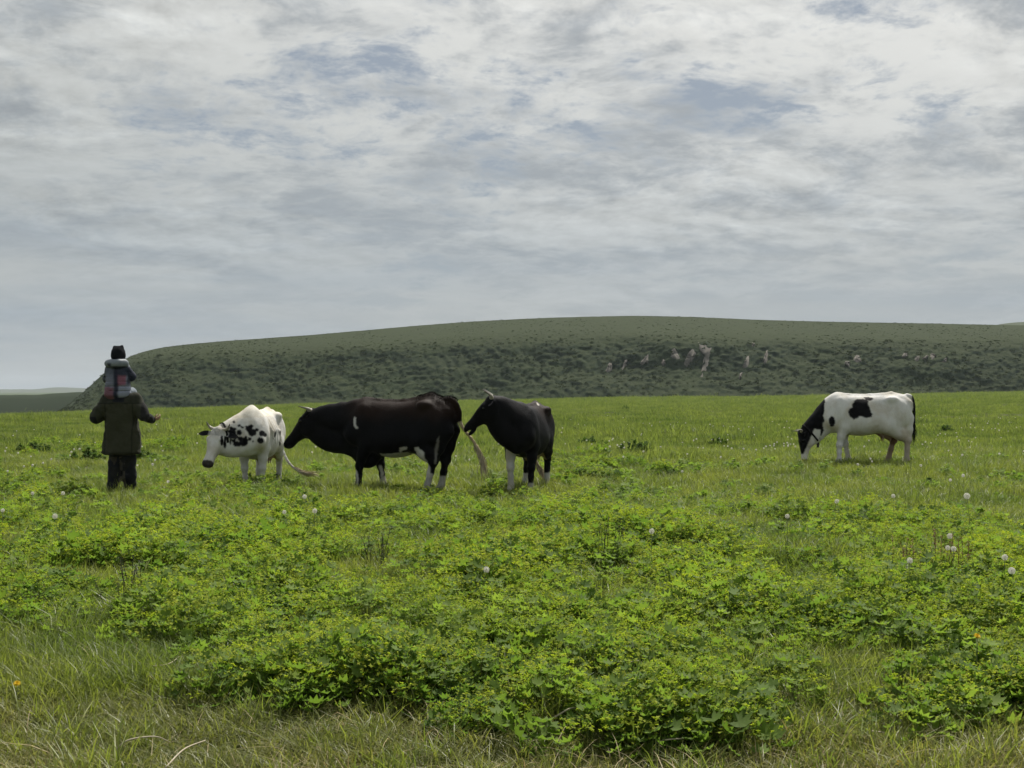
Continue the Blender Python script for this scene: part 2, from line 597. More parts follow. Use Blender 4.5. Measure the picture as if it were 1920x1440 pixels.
# ------------------------------------------------------------------ the bluff
SKY_PX = np.array([60, 110, 135, 150, 165, 185, 215, 240, 300, 400, 500, 600, 700, 800, 900, 1000, 1100, 1200, 1300, 1400, 1500, 1600, 1700, 1800, 1920, 2300, 2900], float)
SKY_Y = np.array([786, 774, 756, 742, 728, 706, 683, 667, 651, 641, 634, 627, 618, 609, 602, 597, 593.5, 592, 594, 599, 602, 604, 606, 608, 610, 618, 640], float)
BROW = np.array([0.30, 0.28, 0.22, 0.2, 0.18, 0.15, 0.12, 0.10, 0.09, 0.12, 0.16, 0.18, 0.2, 0.2, 0.2, 0.2, 0.22, 0.23, 0.23, 0.22, 0.22, 0.22, 0.22, 0.22, 0.2, 0.2, 0.2])
NC, NR = 1100, 150
hp = np.linspace(60, 2900, NC)
hb = np.interp(hp, BASE_PX, BASE_Y)
hs = np.interp(hp, SKY_PX, SKY_Y)
kg = np.exp(-0.5 * (np.arange(-24, 25) / 9.0) ** 2)
hs = np.convolve(np.concatenate([np.full(24, hs[0]), hs, np.full(24, hs[-1])]), kg / kg.sum(), 'valid')
hw = np.interp(hp, SKY_PX, BROW)
full = np.clip((hb - hs) / 130.0, 0, 1.2)
TV = np.linspace(-0.12, 2.6, NR)
HX = np.zeros((NC, NR)); HYY = np.zeros((NC, NR)); HZ = np.zeros((NC, NR))
for j, t in enumerate(TV):
    # depth into the bluff and picture row for this row of the mesh
    if t <= 1:
        dep = HD - 4 + 23 * max(t, -0.12) * (0.25 + 0.75 * full)
        e = max(t, 0)
        prof = e ** 1.12 * 0.86 + 0.14 * (1 - (1 - e) ** 2)
        row = hb + (hs + hw * (hb - hs) - hb) * prof
        if t < 0:
            row = hb + 6 * (-t / 0.12)
    elif t <= 2:
        e = t - 1
        dep = HD - 4 + 23 * (0.25 + 0.75 * full) + 75 * e * (0.2 + 0.8 * full)
        row = hs + hw * (hb - hs) * (1 - e) ** 1.7
    else:
        e = t - 2
        dep = HD - 4 + 23 * (0.25 + 0.75 * full) + 75 * (0.2 + 0.8 * full) + 130 * e
        row = hs + e * e * 60 + e * 8
    HX[:, j] = dep * (hp - CX) / F
    HYY[:, j] = dep
    HZ[:, j] = CAMZ + dep * (HY - row) / F
ker = np.exp(-0.5 * (np.arange(-14, 15) / 6.0) ** 2)
ker /= ker.sum()
for A_ in (HYY, HZ, HX):                                 # round the brow off
    pad = np.concatenate([np.repeat(A_[:, :1], 14, 1), A_, np.repeat(A_[:, -1:], 14, 1)], 1)
    sm_ = sum(ker[q] * pad[:, q:q + NR] for q in range(29))
    wgt = sstep(0.25, 0.6, TV)[None] * sstep(2.0, 1.7, TV)[None]
    A_[:] = A_ * (1 - wgt) + sm_ * wgt
tt = np.tile(TV, (NC, 1))
amp = (full[:, None] * (sstep(-0.02, 0.15, tt) * (1 - 0.9 * sstep(0.7, 1.25, tt)) + 0.06))
# gullies that run down and to the side, slumps, and tussocks
us = HX + 0.75 * HZ
us = us + 7.0 * fbm(HX * 0.03, HZ * 0.08, 12.0, 3)
gul = 1 - np.abs(fbm(us * 0.060, HZ * 0.03, 2.0, 4))
gul2 = 1 - np.abs(fbm(us * 0.30, HZ * 0.07, 8.0, 3))
slump = fbm(HX * 0.05, HZ * 0.16, 3.0, 4)
tus = fbm(HX * 0.9, HZ * 1.2 + HYY * 0.5, 6.0, 3)
HYY -= amp * (2.4 * (gul - 0.75) + 0.9 * (gul2 - 0.75) + 2.2 * slump + 0.45 * tus)
HZ += amp * (0.45 * slump + 0.22 * tus)
ii = np.arange(NC * NR).reshape(NC, NR)
HQ = np.stack([ii[:-1, :-1], ii[1:, :-1], ii[1:, 1:], ii[:-1, 1:]], -1).reshape(-1, 4)
hm, T, out = new_mat('bluff_turf')
geo = T.add('ShaderNodeNewGeometry')
pos = geo.outputs['Position']
sepn = T.add('ShaderNodeSeparateXYZ', {0: geo.outputs['Normal']})
flat = T.smooth(sepn.outputs['Z'], 0.66, 0.98)
na = T.noise(pos, 0.09, 5, 0.6)
nb = T.noise(pos, 1.1, 6, 0.72)
hc = T.mix(T.smooth(na, 0.35, 0.65), (0.021, 0.036, 0.019), (0.035, 0.053, 0.024))
hc = T.mix(T.m('MULTIPLY', T.smooth(nb, 0.48, 0.72), 0.45), hc, (0.026, 0.040, 0.024))
hc = T.mix(T.m('MULTIPLY', flat, 0.8), hc, T.mix(T.smooth(T.noise(pos, 2.4, 5, 0.75), 0.40, 0.62), (0.040, 0.052, 0.018), (0.022, 0.030, 0.012)))
p = T.add('ShaderNodeBsdfPrincipled', {'Base Color': hc, 'Roughness': 0.95, 'Specular IOR Level': 0.08})
bp = T.add('ShaderNodeBump', {'Strength': 0.8, 'Distance': 0.45, 'Height': T.noise(pos, 0.7, 8, 0.72)})
T.t.links.new(bp.outputs[0], p.inputs['Normal'])
T.t.links.new(p.outputs[0], out.inputs['Surface'])
hill = link('hill', mesh_np('hill', np.stack([HX, HYY, HZ], -1).reshape(-1, 3), HQ, mat=hm))
tag(hill, 'long steep grassy bluff with bare earth scars behind the pasture', 'hill', kind='structure')

# bare earth scars on the bluff face, each a slumped sheet that follows the slope
VX, VY, VZ = HX, HYY, HZ
scar_m = plain_mat('bare_earth', (0.175, 0.162, 0.142), 0.95, 1.0, 4, 0.05, 0.45)
hpx = CX + F * VX / VY
hpy = HY - F * (VZ - CAMZ) / VY
faceN = 62
def bluff_at(px, py):
    k = np.argmin((hpx[:, :faceN] - px) ** 2 + (hpy[:, :faceN] - py) ** 2)
    i, j = np.unravel_index(k, (NC, faceN))
    return np.array([VX[i, j], VY[i, j], VZ[i, j]])
def zpx(pts, ox=1100, oy=580, k=820 / 1920):
    return [(ox + a * k, oy + b * k) for a, b in pts]
scars = [
    [(95, 235), (110, 232), (118, 262), (108, 276), (82, 276)],
    [(172, 215), (180, 222), (165, 262), (152, 268)],
    [(255, 205), (275, 198), (270, 232), (240, 250), (232, 238)],
    [(330, 222), (345, 218), (345, 246), (326, 248)],
    [(375, 170), (392, 168), (412, 218), (385, 220), (368, 212)],
    [(440, 190), (470, 165), (480, 190), (470, 225), (440, 250), (425, 240)],
    [(490, 140), (520, 138), (548, 165), (545, 200), (530, 258), (500, 305), (508, 262), (520, 215), (512, 190), (490, 175)],
    [(700, 210), (714, 202), (708, 250), (682, 262), (690, 235)],
    [(788, 178), (800, 180), (790, 235), (772, 245), (775, 215)],
    [(726, 148), (738, 146), (728, 168)],
    [(1180, 198), (1200, 202), (1207, 235), (1170, 236), (1172, 215)],
    [(1135, 222), (1158, 232), (1150, 252), (1130, 240)],
    [(1380, 205), (1398, 188), (1412, 200), (1392, 216)],
    [(1440, 208), (1462, 202), (1456, 232), (1442, 226)],
    [(1505, 196), (1522, 192), (1534, 208), (1518, 220)],
    [(1565, 222), (1585, 208), (1580, 228), (1560, 236)],
    [(1470, 212), (1500, 200), (1498, 214), (1474, 222)],
    [(668, 290), (682, 270), (680, 300), (668, 310)],
]
for k, sc_ in enumerate(scars):
    poly = np.array(zpx(sc_))
    c = poly.mean(0)
    poly = c + (poly - c) * 1.0
    m_ = crom(np.vstack([poly, poly[:1]]), 26)[:-1]
    m_ += rng.normal(0, 0.7, m_.shape)
    rings = [m_, c + (m_ - c) * 0.62, c + (m_ - c) * 0.25, c[None]]
    V = []
    for r_, ring in enumerate(rings):
        for q in ring:
            b = bluff_at(*q)
            away = np.array([0, -1.0, 0.35])
            bump_ = (-0.25, 0.30, 0.30, 0.25)[r_]
            V.append(b + away * (bump_ + rng.normal(0, 0.08)))
    L = len(m_)
    Q, TT = [], []
    for r_ in range(2):
        for i in range(L):
            Q.append((r_ * L + i, r_ * L + (i + 1) % L, (r_ + 1) * L + (i + 1) % L, (r_ + 1) * L + i))
    for i in range(L):
        TT.append((2 * L + i, 2 * L + (i + 1) % L, 3 * L))
    link('bare_earth_scar', mesh_np('bare_earth_scar', V, Q, TT, scar_m), hill)

# distant country beyond the end of the bluff
far_m = plain_mat('far_land', (0.075, 0.090, 0.055), 1.0, 0, 0.02, 0.05, 0.3)
dark_m = plain_mat('dark_hillside', (0.034, 0.046, 0.028), 1.0, 0, 0.02, 0.05, 0.3)
def ridge(name, dist, pts, label, depth=400, zlow=-14, mat=None):
    pts = np.asarray(pts, float)
    xs = np.linspace(pts[0, 0], pts[-1, 0], 160)
    ys = np.interp(xs, pts[:, 0], pts[:, 1]) + 0.8 * fbm(xs * 0.05, xs * 0, 4.0, 4)
    rows = []
    for dd, f in ((-0.5, 0.0), (-0.32, 0.45), (-0.15, 0.82), (0, 1.0), (0.3, 0.9), (0.6, 0.0)):
        D_ = dist + depth * dd
        top = CAMZ + dist * (HY - ys) / F
        rows.append(np.stack([dist * (xs - CX) / F, np.full_like(xs, D_), zlow + (top - zlow) * f], -1))
    V = np.stack(rows, 0)
    V[..., 2] += 0.02 * (V[..., 2] - zlow) * fbm(V[..., 0] * 0.01, V[..., 1] * 0.01, 1.0, 3)
    a, b = V.shape[:2]
    ii_ = np.arange(a * b).reshape(a, b)
    Q = np.stack([ii_[:-1, :-1], ii_[:-1, 1:], ii_[1:, 1:], ii_[1:, :-1]], -1).reshape(-1, 4)
    o = link(name, mesh_np(name, V.reshape(-1, 3), Q, mat=mat or far_m))
    tag(o, label, 'hill', kind='structure')
ridge('far_hills', 3300, [(-900, 735), (-300, 731), (0, 730), (60, 730), (95, 727), (120, 726), (150, 728), (200, 731), (330, 734), (500, 742)],
      'pale blue far ridge on the horizon beyond the end of the bluff')
ridge('low_hill', 310, [(-900, 750), (-200, 744), (0, 741), (70, 740), (130, 736), (200, 734), (300, 740), (420, 760)],
      'dark low hill between the bluff and the pale far ridge', 30, -7, dark_m)
ridge('back_hill', 900, [(1700, 640), (1850, 612), (1890, 607), (1930, 604), (2050, 602), (2300, 610), (2700, 650)],
      'distant hill top just peeping over the end of the long bluff', 200, -2)

# ------------------------------------------------------------------ cattle
def coat_mat():
    m, T, out = new_mat('cow_coat')
    tcn = T.add('ShaderNodeTexCoord').outputs['Object']
    base = T.add('ShaderNodeAttribute', attribute_name='Col').outputs['Color']
    st = T.add('ShaderNodeMapping', {'Vector': tcn, 'Scale': (1.0, 1.0, 0.35)}).outputs[0]
    n1 = T.noise(st, 14.0, 5, 0.65)
    n2 = T.noise(tcn, 3.0, 3, 0.6)
    c = T.mix(1.0, base, T.mix(n1, (0.80, 0.79, 0.77), (1.18, 1.18, 1.18)), 'MULTIPLY')
    c = T.mix(1.0, c, T.mix(T.smooth(n2, 0.35, 0.7), (1.04, 1.04, 1.04), (0.84, 0.79, 0.70)), 'MULTIPLY')
    p = T.add('ShaderNodeBsdfPrincipled', {'Base Color': c, 'Roughness': 0.58, 'Specular IOR Level': 0.07, 'Sheen Weight': 0.006, 'Sheen Roughness': 0.4})
    b = T.add('ShaderNodeBump', {'Strength': 0.45, 'Distance': 0.02, 'Height': T.noise(st, 60.0, 5, 0.7)})
    T.t.links.new(b.outputs[0], p.inputs['Normal'])
    T.t.links.new(p.outputs[0], out.inputs['Surface'])
    return m
M_COAT = coat_mat()
M_HORN = plain_mat('horn', (0.42, 0.36, 0.26), 0.4, 0.2, 80, 0.4, 0.2, attr=True)
M_HOOF = plain_mat('hoof', (0.05, 0.045, 0.04), 0.5, 0.3, 60)
M_EYE = plain_mat('eye', (0.008, 0.006, 0.005), 0.08, 0, 10, 0.6)
M_COLLAR = plain_mat('collar_strap', (0.010, 0.010, 0.011), 0.85, 0.3, 90, 0.1)
M_HAIR = plain_mat('cow_hair', (0.02, 0.016, 0.013), 0.7, 0, 50, 0.2, 0.3, attr=True)
M_TAG = plain_mat('collar_tag', (0.03, 0.028, 0.025), 0.5, 0.1, 50)

BLACK = np.array([0.0042, 0.0043, 0.0056])
BROWN = np.array([0.018, 0.010, 0.007])
WHITE = np.array([0.66, 0.655, 0.635])
CREAM = np.array([0.55, 0.46, 0.32])
PINK = np.array([0.30, 0.21, 0.17])

def unit(v):
    v = np.asarray(v, float)
    return v / np.linalg.norm(v)

def make_cow(name, pos, yaw, scale, poll, hd, up, label, cat='cow', legs=None, tail=None, paint=None, hs=1.0, belly=0.0, udder=0.0,
             bony=0.0, horn=None, brisket=0.0, wither=0.0, collar=None, tail_sw=CREAM, tail_dark=True, mouth=0.0, back_hair=False, hump=0.0, throat=1.0):
    """local frame: +x heading, +y the cow's left, z up; metres before scale"""
    x0, y0 = pos
    gz = g1(x0, y0)
    root = bpy.data.objects.new(name, None)
    root.empty_display_size = 0.3
    COL.objects.link(root)
    root.location = (x0, y0, gz - 0.015)
    root.rotation_euler = (0, 0, R(yaw))
    root.scale = (scale,) * 3
    tag(root, label, cat, 'dairy cows grazing on the open pasture')
    poll = np.array(poll, float)
    hd = unit(hd)
    up = np.array(up, float)
    up = unit(up - hd * (up @ hd))
    lf = np.cross(up, hd)
    HM = np.stack([hd, lf, up])
    def hp_(s, l, u):
        return poll + hs * (s * hd + l * lf + u * up)
    tp = tail if tail is not None else [(-0.80, 0, 1.335 + 0.3 * hump), (-0.885, 0, 1.30), (-0.93, 0, 1.12), (-0.935, 0.0, 0.85), (-0.92, 0.0, 0.62)]
    tp = crom(tp, 22)
    muz = poll + hs * 0.6 * hd
    lo = np.minimum.reduce([[-1.05, -0.46, -0.02], poll - 0.24, muz - 0.2, tp.min(0) - 0.08])
    hi = np.maximum.reduce([[0.98, 0.46, 1.56], poll + 0.24, muz + 0.2, tp.max(0) + 0.08])
    lo[2] = -0.02
    S = SDF(lo, hi, 0.0135)
    I3 = np.eye(3)
    b = belly
    w = wither
    # trunk
    S.loft((0, 0, 0), I3, [
        (-0.90, 1.20, 1.06, 0.03), (-0.86, 1.29, 0.96, 0.11), (-0.78, 1.345, 0.86, 0.185), (-0.64, 1.375 + hump * 0.5, 0.76, 0.235), (-0.48, 1.39 + hump, 0.68, 0.262),
        (-0.30, 1.365 + hump * 0.4, 0.630 - b * 0.6, 0.272), (-0.10, 1.345, 0.572 - b, 0.308), (0.10, 1.345, 0.552 - b, 0.316), (0.28, 1.355 + w * 0.3, 0.575 - b * 0.6, 0.285),
        (0.44, 1.375 + w * 0.8, 0.61, 0.25), (0.58, 1.385 + w, 0.635, 0.225), (0.72, 1.30 + w * 0.6, 0.68, 0.195), (0.84, 1.16, 0.73, 0.13), (0.90, 1.04, 0.82, 0.03)],
        k=0.02, pear=0.20, p=2.25)
    # backbone, hook and pin bones, withers
    S.chain([(-0.84, 0, 1.285), (-0.5, 0, 1.375 + hump), (-0.1, 0, 1.34), (0.3, 0, 1.345), (0.52, 0, 1.36 + w)], [0.03, 0.035, 0.03, 0.03, 0.045], 0.05)
    for sgn in (1, -1):
        S.ell((-0.47, sgn * 0.208, 1.268 + hump * 0.5), (0.10, 0.058, 0.055), k=0.10)
        S.ell((-0.82, sgn * 0.10, 1.19), (0.06, 0.05, 0.06), k=0.08)
        S.ell((0.50, sgn * 0.15, 1.02), (0.14, 0.095, 0.27), k=0.10)          # shoulder
        S.ell((0.66, sgn * 0.16, 0.88), (0.10, 0.085, 0.13), k=0.10)          # point of shoulder
        S.ell((-0.62, sgn * 0.165, 0.96), (0.19, 0.115, 0.27), k=0.10)        # thigh
        S.ell((-0.34, sgn * 0.20, 0.80), (0.10, 0.07, 0.15), k=0.10)          # stifle fold
        if bony:
            for r_ in range(5):
                xx = 0.30 - 0.12 * r_
                S.chain([(xx + 0.03, sgn * 0.17, 1.25), (xx - 0.01, sgn * 0.30, 1.02), (xx - 0.02, sgn * 0.335, 0.82)], [0.016, 0.018, 0.004], 0.035 / bony)
    # flank hollow
    for sgn in (1, -1):
        S.ell((-0.27, sgn * 0.36, 1.15), (0.13, 0.085, 0.11), k=0.11, cut=True)
    # neck: crest, middle and throat lines
    thr = hp_(0.14, 0, -0.150)
    nk = unit(poll - np.array([0.60, 0, 1.12]))
    side = unit(np.cross(nk, (0, 0, 1)))
    A = np.array([0.52, 0, 1.25 + w * 0.6])
    Bm = np.array([0.62, 0, 1.04])
    C = np.array([0.76, 0, 0.84 - 0.4 * brisket])
    midp = hp_(0.03, 0, -0.06)
    S.chain(crom([A, A * 0.45 + poll * 0.55 + np.array([0, 0, 0.02]), hp_(-0.01, 0, -0.02)], 6), np.linspace(0.105, 0.075, 6), 0.09)
    S.chain(crom([Bm, Bm * 0.5 + midp * 0.5, midp], 6), np.linspace(0.205, 0.108, 6), 0.10, (side, 0.84))
    S.chain(crom([C, C * 0.5 + thr * 0.5 + np.array([0, 0, -0.045 * throat]), thr], 6), np.linspace(0.13, 0.075 + 0.025 * throat, 6), 0.10, (side, 0.8))
    # dewlap and brisket
    S.chain([C + (-0.10, 0, -0.06), C + (-0.02, 0, -0.085 - 0.3 * brisket), C * 0.6 + thr * 0.4 + (0, 0, -0.115)], [0.09, 0.075, 0.03], 0.08, (side, 0.55))
    if brisket:
        S.ell((0.50, 0, 0.60 - 0.45 * brisket), (0.20, 0.12, 0.12 + 0.3 * brisket), k=0.09)
    # head
    S.loft(poll, HM, np.array([(-0.055, 0.02, -0.07, 0.02), (-0.035, 0.055, -0.11, 0.07), (0.0, 0.075, -0.145, 0.100), (0.07, 0.083, -0.185, 0.113), (0.14, 0.078, -0.195, 0.116),
                               (0.22, 0.062, -0.180, 0.100), (0.31, 0.040, -0.140, 0.077), (0.39, 0.022, -0.122, 0.068), (0.46, 0.014, -0.122, 0.076), (0.515, -0.002, -0.112, 0.078),
                               (0.545, -0.030, -0.085, 0.058), (0.555, -0.05, -0.06, 0.02)]) * hs, k=0.05, pear=-0.16, p=2.5)
    for sgn in (1, -1):
        S.ell(hp_(0.135, sgn * 0.098, 0.035), np.array([0.042, 0.026, 0.030]) * hs, HM, k=0.03)     # brow
        S.ell(hp_(0.14, sgn * 0.085, -0.12), np.array([0.10, 0.03, 0.075]) * hs, HM, k=0.04)        # cheek
        S.ell(hp_(0.548, sgn * 0.042, -0.022), np.array([0.016, 0.018, 0.012]) * hs, HM, k=0.012, cut=True)
        S.ell(hp_(0.46, sgn * 0.078, -0.080), np.array([0.07, 0.010, 0.006]) * hs, HM, k=0.012, cut=True)
    S.ell(hp_(0.0, 0, 0.06), np.array([0.05, 0.06, 0.035]) * hs, HM, k=0.04)
    if mouth:
        S.ell(hp_(0.54, 0, -0.090), np.array([0.075, 0.12, 0.016 * mouth]) * hs, HM, k=0.01, cut=True)
        S.ell(hp_(0.475, 0, -0.128), np.array([0.07, 0.055, 0.022]) * hs, HM, k=0.03)
    # udder
    if udder:
        S.ell((-0.44, 0, 0.665 - 0.10 * udder), (0.19, 0.15, 0.10 + 0.06 * udder), k=0.10)
        for sx in (-0.47, -0.33):
            for sy in (-0.07, 0.07):
                S.cone((sx, sy, 0.60 - 0.10 * udder), (sx, sy, 0.50 - 0.11 * udder), 0.022, 0.013, 0.03)
    # legs
    L = dict(fl=0.0, fr=0.0, hl=0.0, hr=0.0)
    L.update(legs or {})
    feet = []
    for key, sgn in (('fl', 1), ('fr', -1)):
        o_ = L[key]
        el = np.array([0.40 + 0.25 * o_, sgn * 0.175, 0.73])
        kn = np.array([0.45 + 0.75 * o_, sgn * 0.160, 0.405])
        ft = np.array([0.43 + o_, sgn * 0.155, 0.125])
        hf = np.array([0.475 + o_, sgn * 0.155, 0.055])
        S.chain([(0.50, sgn * 0.155, 1.0), el], [0.12, 0.095], 0.07, ((0, 1, 0), 0.75))
        S.chain([el, el * 0.5 + kn * 0.5 + np.array([0.01, 0, 0]), kn], [0.100, 0.070, 0.058], 0.05)
        S.ell(kn, (0.060, 0.058, 0.066), k=0.03)
        S.chain([kn, kn * 0.5 + ft * 0.5, ft], [0.052, 0.043, 0.047], 0.03)
        S.chain([ft, hf], [0.050, 0.050], 0.03)
        feet.append(hf)
    for key, sgn in (('hl', 1), ('hr', -1)):
        o_ = L[key]
        sf = np.array([-0.42 + 0.25 * o_, sgn * 0.195, 0.76])
        hk = np.array([-0.70 + 0.70 * o_, sgn * 0.160, 0.50])
        ft = np.array([-0.655 + o_, sgn * 0.160, 0.135])
        hf = np.array([-0.600 + o_, sgn * 0.160, 0.055])
        S.chain([(-0.60, sgn * 0.16, 1.0), sf], [0.15, 0.12], 0.08, ((0, 1, 0), 0.7))
        mid_ = sf * 0.45 + hk * 0.55 + np.array([0.01, 0, 0.0])
        S.chain([sf, mid_, hk], [0.145, 0.106, 0.070], 0.06, ((0, 1, 0), 0.8))
        S.chain([(-0.80, sgn * 0.13, 0.92), (-0.755 + 0.4 * o_, sgn * 0.15, 0.68), hk + (-0.035, 0, 0.05)], [0.10, 0.060, 0.034], 0.06, ((0, 1, 0), 0.75))
        S.ell(hk + (-0.012, 0, -0.01), (0.064, 0.052, 0.072), k=0.03)
        S.chain([hk, hk * 0.5 + ft * 0.5, ft], [0.058, 0.047, 0.050], 0.03)
        S.chain([ft, hf], [0.052, 0.052], 0.03)
        feet.append(hf)
    # tail, one surface with the body
    S.chain(tp, np.concatenate([np.linspace(0.048, 0.026, 6), np.linspace(0.025, 0.012, 16)]), 0.035)
    S.noise(0.006, 7.0, 3)
    V, Q = S.surface(2)
    N = vnormals(V, Q)
    # coat colour, painted from the patches the photograph shows
    a = R(yaw)
    Rz = np.array([[math.cos(a), -math.sin(a), 0], [math.sin(a), math.cos(a), 0], [0, 0, 1]])
    Wv = (V * scale) @ Rz.T + np.array([x0, y0, gz - 0.015])
    Nw = N @ Rz.T
    toc = np.array([0, 0, CAMZ]) - Wv
    toc /= np.linalg.norm(toc, axis=1)[:, None]
    facing = (Nw * toc).sum(1)
    px, py = to_px(Wv)
    jx = px + 1.6 * fbm(V[:, 0] * 22, V[:, 1] * 22, V[:, 2] * 22, 3)
    jy = py + 1.6 * fbm(V[:, 0] * 22 + 40, V[:, 1] * 22, V[:, 2] * 22, 3)
    hq = (V - poll) @ HM.T / hs
    ctx = dict(V=V, N=N, px=jx, py=jy, f=facing, hq=hq, tail=tp, n=fbm(V[:, 0] * 6, V[:, 1] * 6, V[:, 2] * 6, 3))
    colr = paint(ctx)
    E = np.concatenate([Q[:, [0, 1]], Q[:, [1, 2]], Q[:, [2, 3]], Q[:, [3, 0]]])
    for _ in range(1):
        sm, ct = np.zeros_like(colr), np.zeros(len(V))
        for a1, b1 in ((0, 1), (1, 0)):
            np.add.at(sm, E[:, a1], colr[E[:, b1]])
            np.add.at(ct, E[:, a1], 1)
        colr = 0.35 * colr + 0.65 * sm / np.maximum(ct, 1)[:, None]
    body = link('body', mesh_np('cow_body', V, Q, mat=M_COAT, col=colr), root)
    # eyes
    for sgn in (1, -1):
        mb = MB()
        add_ball(mb, hp_(0.145, sgn * 0.108, 0.018), 0.021 * hs)
        link('eye', mb.mesh('eye', M_EYE), root)
    # ears: cupped leaves
    for sgn in (1, -1):
        e_dir = unit(sgn * lf * 0.95 - hd * 0.10 + np.array([0, 0, -0.22]))
        e_up = unit(up - e_dir * (up @ e_dir))
        e_fw = np.cross(e_dir, e_up)
        mb = MB()
        n_, m2 = 9, 7
        for face in (0, 1):
            Vv = []
            for i in range(n_):
                t = i / (n_ - 1)
                wd = 0.052 * math.sin(math.pi * min(1, t * 0.92 + 0.06)) ** 0.7 + 0.004
                for j in range(m2):
                    sj = (j / (m2 - 1)) * 2 - 1
                    cup = -0.030 * (1 - sj * sj) * math.sin(math.pi * min(1, t + 0.1)) + face * 0.012 * (1 - sj * sj) * math.sin(math.pi * t)
                    Vv.append(hp_(0.02, sgn * 0.088, 0.015) + hs * (e_dir * 0.215 * t + e_fw * wd * sj * -1 * (0.6 + 0.4 * t) + e_up * (cup * 0.6) - hd * cup * 0.5))
            Qq = [(i * m2 + j, i * m2 + j + 1, (i + 1) * m2 + j + 1, (i + 1) * m2 + j) for i in range(n_ - 1) for j in range(m2 - 1)]
            ecol = paint(dict(ear=sgn, V=np.array(Vv)))
            mb.add(Vv, Qq, None, ecol)
        link('ear', mb.mesh('ear', M_COAT), root)
    # horns
    hn = horn or dict(len=0.20, out=0.6, fw=0.35, upw=0.6)
    for sgn in (1, -1):
        b0 = hp_(-0.02, sgn * 0.075, 0.045)
        ln = hn['len'] * hs
        p1 = b0 + ln * 0.5 * (sgn * lf * hn['out'] * 1.25 + up * hn['upw'] * 0.35 + hd * hn['fw'] * 0.3 - hd * 0.2)
        p2 = b0 + ln * (sgn * lf * hn['out'] + up * hn['upw'] + hd * hn['fw'])
        P = crom([b0 - sgn * lf * 0.03, b0, p1, p2], 14)
        mb = MB()
        tcol = np.linspace(0, 1, 14)
        mb.tube(P, 0.030 * hs * (1 - tcol ** 1.6) + 0.004, 10)
        cc = (np.array([0.46, 0.42, 0.33])[None] * (1 - tcol[:, None] ** 2) + np.array([0.05, 0.045, 0.04])[None] * tcol[:, None] ** 2)
        cc = np.vstack([np.repeat(cc, 10, 0), cc[0], cc[-1]])
        mb.c = [cc]
        link('horn', mb.mesh('horn', M_HORN), root)
    # hooves with their two claws
    for k, hf in enumerate(feet):
        mb = MB()
        for sgn in (1, -1):
            prof = [(0.0, 0.052, 0.026), (0.035, 0.046, 0.024), (0.07, 0.036, 0.020)]
            Vv = []
            for z_, lx, ly in prof:
                for i in range(10):
                    th = i / 10 * 2 * math.pi
                    Vv.append((hf[0] + 0.022 - z_ * 0.35 + lx * math.cos(th) * 1.15, hf[1] + sgn * 0.026 + ly * math.sin(th), z_))
            Qq = [(r_ * 10 + i, r_ * 10 + (i + 1) % 10, (r_ + 1) * 10 + (i + 1) % 10, (r_ + 1) * 10 + i) for r_ in range(2) for i in range(10)]
            Vv.append((hf[0] + 0.01, hf[1] + sgn * 0.026, 0.0)); Vv.append((hf[0], hf[1] + sgn * 0.02, 0.075))
            mb.add(Vv, Qq, [(30, (i + 1) % 10, i) for i in range(10)] + [(31, 20 + i, 20 + (i + 1) % 10) for i in range(10)])
        link('hoof', mb.mesh('hoof', M_HOOF), root)
    # switch of hair at the end of the tail
    mb = MB()
    e0 = tp[-7:]
    for i in range(300):
        t0 = rng.uniform(0, 5.6)
        k0 = int(t0)
        s0 = e0[k0] + (e0[k0 + 1] - e0[k0]) * (t0 - k0)
        dr = unit(tp[-1] - tp[-4])
        ln = rng.uniform(0.10, 0.24) * (0.6 + 0.4 * t0 / 6)
        off = rng.normal(0, 0.010 + 0.004 * t0, 3)
        P = np.array([s0 + off * 0.5, s0 + off + dr * ln * 0.5, s0 + off * 1.1 + dr * ln + np.array([0, 0, -0.02])])
        mb.strip(P, [0.007, 0.006, 0], unit(np.cross(dr, rng.normal(size=3))), tail_sw * rng.uniform(0.5, 1.1))
    link('tail_switch', mb.mesh('tail_switch', M_HAIR), root)
    # poll tuft
    mb = MB()
    for i in range(90):
        s0 = hp_(rng.uniform(-0.04, 0.06), rng.normal(0, 0.035), 0.065)
        P = np.array([s0, s0 + up * 0.02 * hs + hd * 0.03 + rng.normal(0, 0.012, 3), s0 + hd * rng.uniform(0.03, 0.085) + rng.normal(0, 0.02, 3) + up * 0.015])
        mb.strip(P, [0.008, 0.006, 0], lf, paint(dict(tuft=True)) * rng.uniform(0.7, 1.2))
    link('forelock', mb.mesh('forelock', M_HAIR), root)
    if back_hair:
        mb = MB()
        for i in range(900):
            xx = rng.uniform(-0.90, -0.30) if i < 640 else rng.uniform(-0.3, 0.55)
            ridge_ = V[(np.abs(V[:, 0] - xx) < 0.02)]
            yy = rng.normal(0, 0.05)
            near_ = ridge_[np.abs(ridge_[:, 1] - yy) < 0.03]
            if not len(near_):
                continue
            zt = near_[:, 2].max()
            ln = rng.uniform(0.012, 0.036) * (1.0 if xx < -0.3 else 0.45)
            s0 = np.array([xx, yy, zt - 0.008])
            mb.strip(np.array([s0, s0 + np.array([-0.2, yy, 1]) * ln * 0.6, s0 + np.array([-0.55, yy * 3 + rng.normal(0, 0.2), 0.9]) * ln]), [0.009, 0.007, 0],
                     unit((rng.normal(), 1, 0)), BROWN * rng.uniform(0.4, 1.0))
        link('back_hair', mb.mesh('back_hair', M_HAIR), root)
